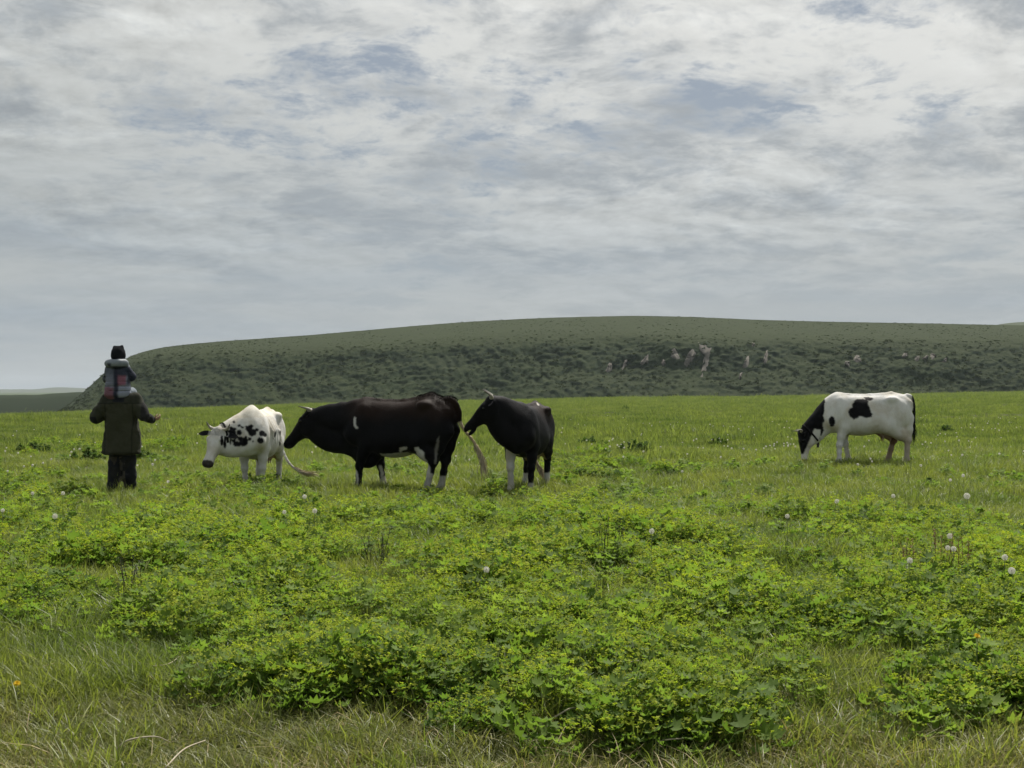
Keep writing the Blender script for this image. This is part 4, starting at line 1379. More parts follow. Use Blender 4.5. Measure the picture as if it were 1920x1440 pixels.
col[(V[:, 1] > 0.17) & (zz > 0.05)] = (0.055, 0.065, 0.075)
hood = V[:, 2] > 0.428
col[hood] = (0.20, 0.225, 0.25)
col[hood & (yy > 0.03) & (yy < 0.10) & (V[:, 2] < 0.475)] = (0.02, 0.026, 0.045)
E = np.concatenate([Q[:, [0, 1]], Q[:, [1, 2]], Q[:, [2, 3]], Q[:, [3, 0]]])
for _ in range(3):
    sm, ct = np.zeros_like(col), np.zeros(len(V))
    for a1, b1 in ((0, 1), (1, 0)):
        np.add.at(sm, E[:, a1], col[E[:, b1]])
        np.add.at(ct, E[:, a1], 1)
    col = sm / np.maximum(ct, 1)[:, None]
link('jacket', mesh_np('child_jacket', V, Q, mat=M_SHINY, col=col), child)
# trousers and boots
S = SDF((-0.20, -0.28, -0.36), (0.38, 0.28, 0.12), 0.0105)
S.ell((-0.01, 0, 0.02), (0.115, 0.145, 0.07), k=0.03)
for i, sg in enumerate((1, -1)):
    S.chain([(0.0, sg * 0.085, 0.02), CK[i], CF[i]], [0.088, 0.074, 0.052], 0.03)
S.noise(0.010, 10, 2)
V, Q = S.surface(1)
n_ = fbm(V[:, 0] * 14, V[:, 1] * 14, V[:, 2] * 14, 2)
col = np.tile(np.array([0.20, 0.23, 0.26]), (len(V), 1))
col[n_ > 0.1] = (0.10, 0.12, 0.14)
col[(np.abs(V[:, 1]) < 0.10)] = (0.014, 0.016, 0.028)
link('trousers', mesh_np('child_trousers', V, Q, mat=M_CLOTH, col=col), child)
for i in (0, 1):
    f_ = np.array(CF[i])
    S = SDF(f_ - (0.12, 0.10, 0.14), f_ + (0.22, 0.10, 0.10), 0.011)
    S.chain([f_ + (0, 0, 0.04), f_ + (0, 0, -0.05)], [0.048, 0.046], 0.02)
    S.chain([f_ + (-0.01, 0, -0.055), f_ + (0.10, 0, -0.065)], [0.044, 0.036], 0.02)
    V, Q = S.surface(1)
    link('boot', mesh_np('child_boot', V, Q, mat=M_RUBBER), child)
# knitted hat with two little ears
S = SDF((-0.18, -0.18, 0.48), (0.22, 0.18, 0.82), 0.0085)
S.ell((0.000, -0.005, 0.602), (0.118, 0.106, 0.138), k=0.02)
S.chain([(0.0, 0.055, 0.715), (0.0, 0.058, 0.722)], [0.024, 0.018], 0.03)
S.chain([(0.0, -0.060, 0.715), (0.0, -0.062, 0.728)], [0.026, 0.020], 0.03)
S.noise(0.005, 30, 2)
S.put(lambda X, Y, Z: np.maximum(Z - 0.495 - 0.8 * np.maximum(X + 0.03, 0), -1), (-0.2, -0.2, 0.4), (0.25, 0.2, 0.70), 0.01, True)
S.put(lambda X, Y, Z: (np.sqrt(((X - 0.015) / 0.092) ** 2 + ((Y + 0.005) / 0.075) ** 2 + ((Z - 0.605) / 0.108) ** 2) - 1) * 0.08, (-0.2, -0.2, 0.4), (0.2, 0.2, 0.8), 0.0, True)
V, Q = S.surface(1)
link('hat', mesh_np('hat', V, Q, mat=M_KNIT), child)

# ------------------------------------------------------------------ meadow plants
M_GRASS = leaf_mat('grass_blade', (0.112, 0.165, 0.036), (0.250, 0.278, 0.072), None, 0.46, 0.45, 0.7, 0.30)
M_GRASS_OLIVE = leaf_mat('grass_olive', (0.145, 0.172, 0.050), (0.290, 0.275, 0.105), None, 0.42, 0.45, 0.9, 0.30)
M_GRASS_FAR = leaf_mat('grass_far', (0.082, 0.130, 0.036), (0.235, 0.276, 0.086), None, 0.46, 0.55, 0.55, 0.12, stretch=(0.35, 1.0, 1.0))
M_DRY = leaf_mat('dry_straw', (0.28, 0.235, 0.13), (0.40, 0.34, 0.20), None, 0.25, 0.6, 2.0, 0.2, (1.1, 1.0, 0.8))
M_LEAF = leaf_mat('mantle_leaf', (0.098, 0.172, 0.038), (0.198, 0.280, 0.058), None, 0.50, 0.65, 1.6, 0.12)
M_SPRAY = leaf_mat('mantle_flower', (0.240, 0.325, 0.048), (0.370, 0.420, 0.060), (0.42, 0.43, 0.07), 0.50, 0.7, 1.2, 0.08)
M_STALK = leaf_mat('plant_stalk', (0.08, 0.11, 0.03), (0.12, 0.14, 0.04), None, 0.2, 0.6, 1.0, 0.2)
M_DARKLEAF = leaf_mat('weed_leaf', (0.050, 0.095, 0.026), (0.092, 0.145, 0.036), None, 0.42, 0.75, 1.6, 0.05)

PROTO = bpy.data.collections.new('plant_prototypes')      # never linked to the scene; only read by the scatter nodes

def blade(mb, base, h, lean, az, w, curl=0.6, seg=4, c=None):
    t = np.linspace(0, 1, seg)
    dx, dy = math.cos(az), math.sin(az)
    out_ = lean * h * (t ** 1.7)
    z = h * (t - curl * 0.45 * lean * t ** 2.6)
    P = np.stack([base[0] + dx * out_, base[1] + dy * out_, base[2] + z], -1)
    tw = az + random.uniform(0.9, 2.2)
    mb.strip(P, w * (1 - t ** 2.2) + 0.0004, (math.cos(tw), math.sin(tw), 0))

def proto(name, mb, mat, smooth=False):
    o = bpy.data.objects.new(name, mb.mesh(name, mat, smooth))
    PROTO.objects.link(o)
    return o

def lobed_leaf(mb, base, tip_dir, nrm, r, lobes=7, cup=0.25, span=R(290)):
    """round palmate leaf with toothed lobes and pleats, as lady's mantle and cranesbill have"""
    d_ = unit(tip_dir)
    n_ = unit(np.asarray(nrm) - d_ * (np.asarray(nrm) @ d_))
    s_ = np.cross(n_, d_)
    k = lobes * 2
    V = [np.asarray(base, float)]
    for i in range(k + 1):
        th = -span / 2 + span * i / k
        rr = r * (1.0 if i % 2 else 0.66) * (0.82 + 0.18 * math.cos(th))
        pl = 0.10 * r * (1 if i % 2 else -1)
        V.append(np.asarray(base) + d_ * rr * math.cos(th) + s_ * rr * math.sin(th) + n_ * (cup * rr * 0.8 + pl))
    mb.add(V, None, [(0, i + 1, i + 2) for i in range(k)])

# grass tufts
G_NEAR, G_SHORT, G_TALL, G_FAR, STRAW, MANTLE, LEAFY = [], [], [], [], [], [], []
for k in range(9):
    mb = MB()
    for i in range(34):
        a, r_ = random.uniform(0, 2 * math.pi), 0.075 * math.sqrt(random.random())
        blade(mb, (r_ * math.cos(a), r_ * math.sin(a), -0.01), random.uniform(0.07, 0.20), random.uniform(0.15, 1.1), random.uniform(0, 2 * math.pi), random.uniform(0.0035, 0.0065))
    G_NEAR.append(proto('tuft_a_%02d' % k, mb, M_GRASS))
for k in range(6):
    mb = MB()
    for i in range(40):
        a, r_ = random.uniform(0, 2 * math.pi), 0.09 * math.sqrt(random.random())
        blade(mb, (r_ * math.cos(a), r_ * math.sin(a), -0.01), random.uniform(0.04, 0.11), random.uniform(0.3, 1.5), random.uniform(0, 2 * math.pi), random.uniform(0.003, 0.005))
    G_SHORT.append(proto('tuft_b_%02d' % k, mb, M_GRASS_OLIVE))
for k in range(6):
    mb = MB()
    for i in range(22):
        a, r_ = random.uniform(0, 2 * math.pi), 0.05 * math.sqrt(random.random())
        blade(mb, (r_ * math.cos(a), r_ * math.sin(a), -0.01), random.uniform(0.18, 0.36), random.uniform(0.2, 0.95), random.gauss(0.3, 1.2), random.uniform(0.004, 0.008), 0.9, 6)
    G_TALL.append(proto('tuft_c_%02d' % k, mb, M_GRASS))
for k in range(6):
    mb = MB()
    for i in range(90):
        blade(mb, (random.gauss(0, 0.22), random.gauss(0, 0.22), -0.02), random.uniform(0.10, 0.26), random.uniform(0.1, 0.9), random.uniform(0, 2 * math.pi), random.uniform(0.012, 0.022), 0.6, 3)
    G_FAR.append(proto('tuft_d_%02d' % k, mb, M_GRASS_FAR))
for k in range(5):
    mb = MB()
    for i in range(14):
        a, r_ = random.uniform(0, 2 * math.pi), 0.12 * math.sqrt(random.random())
        blade(mb, (r_ * math.cos(a), r_ * math.sin(a), 0.0), random.uniform(0.05, 0.17), random.uniform(0.5, 2.4), random.uniform(0, 2 * math.pi), random.uniform(0.0025, 0.0045), 0.8, 5)
    STRAW.append(proto('straw_%02d' % k, mb, M_DRY))
# lady's mantle: frothy yellow-green flower sprays over pleated round leaves
for k in range(6):
    lf_, fl_, st_ = MB(), MB(), MB()
    R0 = random.uniform(0.17, 0.24)
    H0 = random.uniform(0.19, 0.30)
    for i in range(26):
        a, q = random.uniform(0, 2 * math.pi), math.sqrt(random.random())
        top = np.array([R0 * q * math.cos(a), R0 * q * math.sin(a), H0 * (1.0 - 0.55 * q * q) + random.gauss(0, 0.018)])
        st_.strip([(0.25 * top[0], 0.25 * top[1], 0), (0.7 * top[0], 0.7 * top[1], top[2] * 0.6), top], [0.003, 0.002, 0], (math.sin(a), -math.cos(a), 0))
        for j in range(8):
            c0 = top + np.array([random.gauss(0, 0.020), random.gauss(0, 0.020), random.gauss(0.004, 0.011)])
            nn = unit((random.gauss(0, 0.6), random.gauss(0, 0.6), 1))
            u_ = unit(np.cross(nn, (random.random(), random.random(), 0.3)))
            v_ = np.cross(nn, u_)
            s_ = random.uniform(0.0065, 0.0125)
            fl_.add([c0 + u_ * s_, c0 + v_ * s_ * 0.45, c0 - u_ * s_, c0 - v_ * s_ * 0.45, ], [(0, 1, 2, 3)])
            fl_.add([c0 + v_ * s_ + nn * 0.002, c0 + u_ * s_ * 0.45 + nn * 0.001, c0 - v_ * s_ + nn * 0.002, c0 - u_ * s_ * 0.45 + nn * 0.001], [(0, 1, 2, 3)])
    for i in range(62):
        a, q = random.uniform(0, 2 * math.pi), math.sqrt(random.random()) * 1.12
        b0 = np.array([R0 * q * math.cos(a), R0 * q * math.sin(a), H0 * (0.96 - 0.55 * q * q) * random.uniform(0.45, 1.05) + 0.01])
        st_.strip([(0, 0, 0), b0 * (0.6, 0.6, 0.7), b0], [0.003, 0.0025, 0], (math.sin(a), -math.cos(a), 0))
        lobed_leaf(lf_, b0, (math.cos(a) + random.gauss(0, 0.5), math.sin(a) + random.gauss(0, 0.5), random.uniform(-0.1, 0.4)), (random.gauss(0, 0.55), random.gauss(0, 0.55), 1), random.uniform(0.024, 0.052), cup=random.uniform(0.2, 0.7))
    V = np.concatenate(lf_.v + fl_.v + st_.v)
    T_ = np.concatenate(lf_.t + [t + lf_.n + fl_.n for t in st_.t])
    Q_ = np.concatenate([q + lf_.n for q in fl_.q] + [q + lf_.n + fl_.n for q in st_.q])
    me = mesh_np('mantle', V, Q_, T_, M_LEAF, False)
    me.materials.append(M_SPRAY)
    me.materials.append(M_STALK)
    nfl, nst = sum(len(q) for q in fl_.q), sum(len(q) for q in st_.q)
    nlt, nstt = sum(len(t) for t in lf_.t), sum(len(t) for t in st_.t)
    me.polygons.foreach_set('material_index', np.concatenate([np.full(nfl, 1), np.full(nst, 2), np.full(nlt, 0), np.full(nstt, 2)]).astype(np.int32))
    ob = bpy.data.objects.new('mantle_%02d' % k, me)
    PROTO.objects.link(ob)
    MANTLE.append(ob)
# leafy low plants
for k in range(6):
    mb = MB()
    R0 = random.uniform(0.12, 0.20)
    H0 = random.uniform(0.12, 0.22)
    for i in range(44):
        a, q = random.uniform(0, 2 * math.pi), math.sqrt(random.random())
        b0 = np.array([R0 * q * math.cos(a), R0 * q * math.sin(a), H0 * (1 - 0.5 * q * q) * random.uniform(0.4, 1.0) + 0.01])
        lobed_leaf(mb, b0, (math.cos(a) + random.gauss(0, 0.4), math.sin(a) + random.gauss(0, 0.4), random.uniform(-0.2, 0.5)), (random.gauss(0, 0.4), random.gauss(0, 0.4), 1), random.uniform(0.026, 0.052), random.choice((5, 7)))
        mb.strip([(0, 0, 0), b0 * (0.6, 0.6, 0.7), b0], [0.003, 0.0025, 0], (math.sin(a), -math.cos(a), 0))
    LEAFY.append(proto('leafy_%02d' % k, mb, M_LEAF))

def scatter(name, protos, X, Y, scl, label, cat, sink=0.0, tilt=0.12, pick=None):
    n_ = len(X)
    col = bpy.data.collections.new(name + '_kinds')
    for o in sorted(protos, key=lambda o: o.name):
        col.objects.link(o)
    Z = ground(X, Y) - sink
    me = mesh_np(name, np.stack([X, Y, Z], -1))
    at = me.attributes.new('rot', 'FLOAT_VECTOR', 'POINT')
    rot = np.stack([rng.normal(0, tilt, n_), rng.normal(0, tilt, n_), rng.uniform(0, 2 * np.pi, n_)], -1).astype(np.float32)
    at.data.foreach_set('vector', rot.ravel())
    at = me.attributes.new('scl', 'FLOAT', 'POINT')
    at.data.foreach_set('value', np.broadcast_to(scl, (n_,)).astype(np.float32).copy())
    at = me.attributes.new('idx', 'INT', 'POINT')
    at.data.foreach_set('value', (rng.integers(0, len(protos), n_) if pick is None else pick).astype(np.int32))
    o = link(name, me)
    tag(o, label, cat, kind='stuff')
    ng = bpy.data.node_groups.new(name + '_scatter', 'GeometryNodeTree')
    ng.interface.new_socket('Geometry', in_out='INPUT', socket_type='NodeSocketGeometry')
    ng.interface.new_socket('Geometry', in_out='OUTPUT', socket_type='NodeSocketGeometry')
    N = ng.nodes
    gi, gout = N.new('NodeGroupInput'), N.new('NodeGroupOutput')
    inst = N.new('GeometryNodeInstanceOnPoints')
    ci = N.new('GeometryNodeCollectionInfo')
    ci.inputs['Collection'].default_value = col
    ci.inputs['Separate Children'].default_value = True
    ci.inputs['Reset Children'].default_value = True
    def attr(nm, typ):
        a = N.new('GeometryNodeInputNamedAttribute')
        a.data_type = typ
        a.inputs['Name'].default_value = nm
        return a.outputs['Attribute']
    e2r = N.new('FunctionNodeEulerToRotation')
    Lk = ng.links.new
    Lk(attr('rot', 'FLOAT_VECTOR'), e2r.inputs[0])
    Lk(gi.outputs[0], inst.inputs['Points'])
    Lk(ci.outputs[0], inst.inputs['Instance'])
    inst.inputs['Pick Instance'].default_value = True
    Lk(attr('idx', 'INT'), inst.inputs['Instance Index'])
    Lk(e2r.outputs[0], inst.inputs['Rotation'])
    Lk(attr('scl', 'FLOAT'), inst.inputs['Scale'])
    Lk(inst.outputs[0], gout.inputs[0])
    md = o.modifiers.new('scatter', 'NODES')
    md.node_group = ng
    return o

def wedge(n_, d0, d1, margin=1.18):
    """random ground points in front of the camera, a little wider than the view"""
    dd = np.sqrt(rng.uniform(d0 * d0, d1 * d1, n_))
    hw_ = 960 / F * margin
    return dd * rng.uniform(-hw_, hw_, n_) + rng.uniform(-0.6, 0.6, n_), dd

def gpx(X, Y):
    Z = ground(X, Y)
    return CX + F * X / Y, HY - F * (Z - CAMZ) / Y

def mantle_cover(X, Y):
    """how thickly lady's mantle grows at a spot, 0..1: the clumps the photograph shows"""
    px, py = gpx(X, Y)
    n_ = fbm(X * 0.9, Y * 0.55, 3.0, 3)
    front = np.interp(px, [0, 150, 330, 420, 560, 700, 900, 1100, 1300, 1480, 1560, 1700, 1800, 1920], [1250, 1235, 1265, 1320, 1395, 1365, 1415, 1430, 1420, 1370, 1255, 1245, 1330, 1365])
    backl = np.interp(px, [0, 300, 700, 1000, 1300, 1600, 1920], [965, 960, 955, 950, 960, 975, 985])
    c_ = sstep(0, 55, front + 18 - py) * sstep(-15, 45, py - backl)
    c_ = c_ * np.clip(0.80 + 1.4 * n_, 0.06, 1.0)
    holes = [(240, 1225, 110, 55, 0.95), (1610, 1310, 130, 55, 0.9), (1780, 1065, 110, 45, 0.6), (700, 1060, 40, 50, 0.6), (1310, 1010, 160, 45, 0.5), (1560, 960, 200, 40, 0.5), (390, 1290, 60, 40, 0.5)]
    for hx, hy, rx, ry, k in holes:
        c_ = c_ * (1 - k * np.exp(-((px - hx) / rx) ** 2 - ((py - hy) / ry) ** 2))
    more = [(310, 840, 60, 16, 0.8), (130, 845, 80, 14, 0.6), (1790, 1330, 130, 60, 0.7), (1100, 880, 110, 14, 0.7), (1250, 890, 50, 10, 0.6), (480, 940, 120, 22, 0.45), (60, 930, 70, 25, 0.5), (900, 955, 200, 20, 0.3)]
    for hx, hy, rx, ry, k in more:
        c_ = np.maximum(c_, k * np.exp(-((px - hx) / rx) ** 2 - ((py - hy) / ry) ** 2))
    return np.clip(c_, 0, 1)

# lady's mantle and leafy plants
X, Y = wedge(3600, 4.3, 34)
cv = mantle_cover(X, Y)
keep = rng.random(len(X)) < cv * np.interp(Y, [4, 14, 34], [1.0, 1.0, 0.8])
Xm, Ym = X[keep], Y[keep]
X2, Y2 = wedge(2000, 4.3, 13)
cv2 = mantle_cover(X2, Y2)
k2 = rng.random(len(X2)) < cv2
Xm, Ym = np.concatenate([Xm, X2[k2]]), np.concatenate([Ym, Y2[k2]])
scatter('lady_mantle', MANTLE, Xm, Ym, rng.uniform(0.75, 1.2, len(Xm)) * (1 + 0.55 * fbm(Xm * 1.5, Ym * 1.1, 41.0, 2)), 'yellow-green flowering lady\'s mantle carpeting the meadow', 'wildflowers', 0.02)
X, Y = wedge(3600, 4.3, 26)
cv = mantle_cover(X, Y)
keep = rng.random(len(X)) < np.clip(cv * 0.55 + 0.05 + 0.35 * sstep(0.1, 0.5, fbm(X * 0.5, Y * 0.3, 7.0, 3)), 0, 1)
scatter('leafy_weeds', LEAFY, X[keep], Y[keep], rng.uniform(0.7, 1.35, keep.sum()), 'low lobed green leaves growing between the grass', 'weeds', 0.02)

# grass, in rings of falling density
X, Y = wedge(26000, 4.2, 13)
cv = mantle_cover(X, Y)
px_, py_ = gpx(X, Y)
short = sstep(1290, 1350, py_ + 40 * fbm(X, Y, 2.0, 2))
keep = rng.random(len(X)) < (1 - 0.72 * cv)
X, Y, sh = X[keep], Y[keep], short[keep]
s_ = rng.uniform(0.75, 1.25, len(X)) * (1 + 0.35 * fbm(X * 0.6, Y * 0.6, 11.0, 2))
pk = rng.random(len(X)) < 0.92 * sh
scatter('grass', G_NEAR, X[~pk], Y[~pk], s_[~pk], 'fresh green meadow grass in the fore part of the pasture', 'grass')
scatter('short_grass', G_SHORT, X[pk], Y[pk], s_[pk] * 1.1, 'short cropped grass along the near edge of the meadow', 'grass')
X, Y = wedge(16000, 12.5, 30, 1.15)
keep = rng.random(len(X)) < (1 - 0.6 * mantle_cover(X, Y))
X, Y = X[keep], Y[keep]
s_ = rng.uniform(0.9, 1.5, len(X)) * (1 + 0.45 * fbm(X * 0.35, Y * 0.35, 11.0, 3))
scatter('pasture_grass', G_NEAR, X, Y, s_ * np.interp(Y, [13, 17, 21, 30], [1.05, 0.85, 0.9, 1.1]), 'green pasture grass around the hooves of the cows', 'grass')
X, Y = wedge(2600, 6, 24, 1.15)
px_, py_ = gpx(X, Y)
pt = sstep(0.05, 0.45, fbm(X * 0.35, Y * 0.22, 21.0, 3)) * 0.55 + 0.9 * np.exp(-((px_ - 230) / 110) ** 2 - ((py_ - 1130) / 70) ** 2) + 0.5 * np.exp(-((px_ - 1620) / 220) ** 2 - ((py_ - 985) / 45) ** 2)
keep = rng.random(len(X)) < pt
scatter('tall_grass', G_TALL, X[keep], Y[keep], rng.uniform(0.7, 1.15, keep.sum()), 'taller bending grass standing among the leafy plants', 'grass')
X, Y = wedge(52000, 26, 255, 1.12)
Xa, Ya = wedge(12000, 26, 62, 1.12)
X, Y = np.concatenate([X, Xa]), np.concatenate([Y, Ya])
keep = rng.random(len(X)) < np.interp(Y, [26, 32, 60, 100, 255], [1.0, 1.0, 1.0, 0.75, 0.5])
X, Y = X[keep], Y[keep]
s_ = rng.uniform(0.6, 1.3, len(X)) * (1 + 0.8 * fbm(X * 0.16, Y * 0.30, 13.0, 4)) * np.interp(Y, [26, 45, 75, 120, 255], [0.85, 0.9, 0.85, 1.3, 2.2])
scatter('far_grass', G_FAR, X, Y, s_, 'grass of the open pasture stretching to the foot of the bluff', 'grass')
# straw
X, Y = wedge(8000, 4.2, 15)
px_, py_ = gpx(X, Y)
w_ = 0.50 * sstep(1300, 1400, py_) + 0.9 * np.exp(-((px_ - 270) / 90) ** 2 - ((py_ - 1255) / 35) ** 2) + 0.6 * np.exp(-((px_ - 1780) / 90) ** 2 - ((py_ - 1070) / 35) ** 2) + 0.06
keep = rng.random(len(X)) < w_ * (0.55 + 0.6 * fbm(X * 1.2, Y * 1.2, 31.0, 3))
scatter('dry_straw', STRAW, X[keep], Y[keep], rng.uniform(0.7, 1.3, keep.sum()), 'dead straw lying between the short grass', 'straw')

# ------------------------------------------------------------------ low scrub on the bluff
M_SCRUB = leaf_mat('bluff_scrub', (0.030, 0.047, 0.021), (0.050, 0.071, 0.028), None, 0.25, 0.8, 0.12, 0.1, (1.2, 1.2, 0.8))
SCRUB = []
for k in range(5):
    mb = MB()
    for i in range(70):
        a, q = random.uniform(0, 2 * math.pi), random.random() ** 0.5
        c0 = np.array([q * 0.55 * math.cos(a), q * 0.55 * math.sin(a), random.uniform(0.0, 0.45) * (1 - 0.5 * q)])
        u_ = unit((random.gauss(0, 1), random.gauss(0, 1), random.gauss(0, 0.7)))
        v_ = unit(np.cross(u_, (random.gauss(0, 1), random.gauss(0, 1), random.gauss(0, 1))))
        s_ = random.uniform(0.06, 0.15)
        mb.add([c0 - u_ * s_, c0 + v_ * s_ * 0.6, c0 + u_ * s_, c0 - v_ * s_ * 0.6], [(0, 1, 2, 3)])
    SCRUB.append(proto('scrub_%02d' % k, mb, M_SCRUB))
NS_ = 20000
hi_ = rng.integers(0, NC - 1, NS_)
hj_ = rng.integers(4, 117, NS_)
okm = (hp[hi_] < 2080) & (rng.random(NS_) < np.where(hj_ < 62, 1.0, 0.8)) & (fbm(HX[hi_, hj_] * 0.10, HZ[hi_, hj_] * 0.25, 5.0, 3) + rng.normal(0, 0.35, NS_) > -0.10)
hi_, hj_ = hi_[okm], hj_[okm]
fx_, fy_ = rng.random(len(hi_)), rng.random(len(hi_))
def bil(A):
    return (A[hi_, hj_] * (1 - fx_) * (1 - fy_) + A[hi_ + 1, hj_] * fx_ * (1 - fy_) + A[hi_, hj_ + 1] * (1 - fx_) * fy_ + A[hi_ + 1, hj_ + 1] * fx_ * fy_)
bx_, by_, bz_ = bil(HX), bil(HYY), bil(HZ)
_g = ground
ground = lambda X, Y: bz_
scatter('hill_scrub', SCRUB, bx_, by_, rng.uniform(0.30, 0.80, len(bx_)) * np.where(hj_ < 62, 1.0, 0.6) * np.where(rng.random(len(bx_)) < 0.06, 1.7, 1.0), 'low dark scrub covering the steep bluff', 'scrub', 0.05)
ground = _g

# ------------------------------------------------------------------ dandelions
M_STEM = plain_mat('dandelion_stem', (0.13, 0.16, 0.06), 0.6)
M_PUFF = leaf_mat('dandelion_down', (0.74, 0.74, 0.71), (0.80, 0.80, 0.78), None, 0.45, 0.8, 3.0, 0.1, (1.0, 1.0, 1.0))
M_CORE = plain_mat('dandelion_core', (0.20, 0.17, 0.12), 0.8)
M_PETAL = leaf_mat('dandelion_petal', (0.75, 0.50, 0.02), (0.80, 0.56, 0.03), None, 0.3, 0.6, 3.0, 0.1, (1.0, 1.0, 0.8))
def puff_mesh(n_=110, r=0.030):
    mb = MB()
    g_ = math.pi * (3 - math.sqrt(5))
    for i in range(n_):
        z = 1 - 2 * (i + 0.5) / n_
        q = math.sqrt(max(0, 1 - z * z))
        dr = np.array([q * math.cos(i * g_), q * math.sin(i * g_), z])
        tip = dr * r * random.uniform(0.86, 1.0)
        u_ = unit(np.cross(dr, (0.3, 0.5, 0.8)))
        v_ = np.cross(dr, u_)
        mb.add([dr * 0.006 - u_ * 0.0007, dr * 0.006 + u_ * 0.0007, tip], None, [(0, 1, 2)])
        for k in range(4):
            th = k * math.pi / 2 + i
            e_ = math.cos(th) * u_ + math.sin(th) * v_
            f_ = -math.sin(th) * u_ + math.cos(th) * v_
            mb.add([tip * 0.93, tip + e_ * 0.0065 + f_ * 0.0022 + dr * 0.002, tip + e_ * 0.0065 - f_ * 0.0022 + dr * 0.002], None, [(0, 1, 2)])
    return mb.mesh('seed_head', M_PUFF, False)
def small_puff():
    mb = MB()
    for i in range(34):
        dr = unit(rng.normal(size=3))
        u_ = unit(np.cross(dr, rng.normal(size=3)))
        v_ = np.cross(dr, u_)
        c0 = dr * 0.024
        mb.add([c0 + u_ * 0.010, c0 + v_ * 0.010, c0 - u_ * 0.010, c0 - v_ * 0.010], [(0, 1, 2, 3)])
    return mb.mesh('small_seed_head', M_PUFF, False)
mb = MB(); add_ball(mb, (0, 0, 0), 0.0075, 8, 6)
core_me = mb.mesh('seed_core', M_CORE)
puff_me, puff_s = puff_mesh(), small_puff()
def stem_mesh(h, lean):
    mb = MB()
    mb.tube(crom([(0, 0, -0.02), (lean * 0.3, 0, h * 0.5), (lean, 0, h)], 6), np.linspace(0.0032, 0.0024, 6), 5)
    return mb.mesh('stem', M_STEM)
stem_mes = [(stem_mesh(1.0, l), l) for l in (0.0, 0.08, 0.16)]
occupied = []
def dandelion(px, py, near, label, group, size=1.0, height=None):
    h = height or random.uniform(0.30, 0.40)
    x, y = on_ground(px, py, h)
    z = g1(x, y)
    root = bpy.data.objects.new('dandelion', None)
    root.empty_display_size = 0.05
    COL.objects.link(root)
    me, ln = random.choice(stem_mes)
    ang = random.uniform(0, 2 * math.pi)
    root.location = (x - ln * h * math.cos(ang), y - ln * h * math.sin(ang), z)
    root.rotation_euler = (0, 0, ang)
    tag(root, label, 'dandelion', group)
    s_ = link('stem', me, root)
    s_.scale = (h, 1, h)
    p_ = link('seed_head', puff_me if near else puff_s, root, (ln * h, 0, h))
    k = size * random.uniform(0.9, 1.12)
    p_.scale = (k, k, k)
    if near:
        link('seed_core', core_me, p_).scale = (1, 1, 1)
    return root
near_px = [((118, 925), "white dandelion clock beside the adult's boots, on the side away from the cows"), ((5, 957), 'white dandelion clock in bright grass well away from the adult and the cows'),
    ((103, 968), 'small dandelion clock low in the leaves on this side of the adult'), ((571, 931), 'round dandelion clock between the white cow and the big black cow, in front of both'),
    ((533, 960), 'lower dandelion clock of a pair in front of the muzzle of the big black cow'), ((590, 958), 'faded dandelion clock in front of the forelegs of the big black cow'),
    ((912, 1068), "lone dandelion clock deep in the yellow-green lady's mantle"), ((1222, 996), 'lone dandelion clock on a tall stem among bent grass'),
    ((1569, 940), 'dandelion clock in front of the forelegs of the grazing pied cow'), ((1476, 968), "dandelion clock in front of the grazing pied cow's muzzle"),
    ((1813, 930), 'largest round white dandelion clock, standing clear of the grass beyond the pied cow'),
    ((1706, 1051), 'dandelion clock at the edge of the reddish dry stems'), ((1788, 1029), 'brighter one of two touching dandelion clocks above the reddish dry stems'),
    ((1777, 1027), 'smaller one of two touching dandelion clocks above the reddish dry stems'), ((1884, 1045), 'upper clock of a loose pair of dandelions beyond the reddish dry stems'),
    ((1897, 1070), 'lower clock of a loose pair of dandelions beyond the reddish dry stems'), ((1781, 1005), 'tiny dandelion clock just above two touching ones'),
    ((1675, 930), "dandelion clock in front of the grazing pied cow's hind legs"), ((1806, 892), 'dandelion clock beyond and above the largest one'),
    ((1782, 900), 'faint dandelion clock next to the small dark hollow clump'), ((61, 925), "faint dandelion clock on the side of the adult's lowered elbow")]
for q, lab in near_px:
    big = q == (1813, 930)
    dandelion(*q, True, lab, 'dandelion clocks in the fore part of the meadow', 1.0 if big else random.uniform(0.50, 0.68), 0.42 if q[1] < 1000 else 0.36)
def zz_(pts, ox, oy, k):
    return [(ox + a * k, oy + b * k) for a, b in pts]
mid_px = zz_([(255, 370), (285, 305), (355, 340), (370, 352), (385, 335), (412, 315), (452, 322), (405, 440), (725, 355), (913, 318), (1008, 300), (1165, 293), (1228, 282), (1240, 310),
              (1300, 295), (1047, 362), (1090, 365), (955, 417), (1300, 350), (910, 566), (1395, 200), (1413, 218), (1345, 182), (1320, 182), (1265, 177), (1175, 177), (1148, 163), (870, 143),
              (940, 150), (1118, 112), (1410, 92), (1595, 76), (1785, 190), (1740, 165), (1480, 185), (1520, 190), (1610, 368), (1628, 352), (1662, 345), (1700, 330), (1697, 345), (1782, 327),
              (1815, 272), (1820, 335), (1840, 333), (1865, 332), (1880, 352), (1705, 372), (75, 168), (20, 163), (440, 165), (575, 153), (810, 163), (290, 352), (135, 333), (92, 300), (270, 88)], 1080, 760, 420 / 1920)
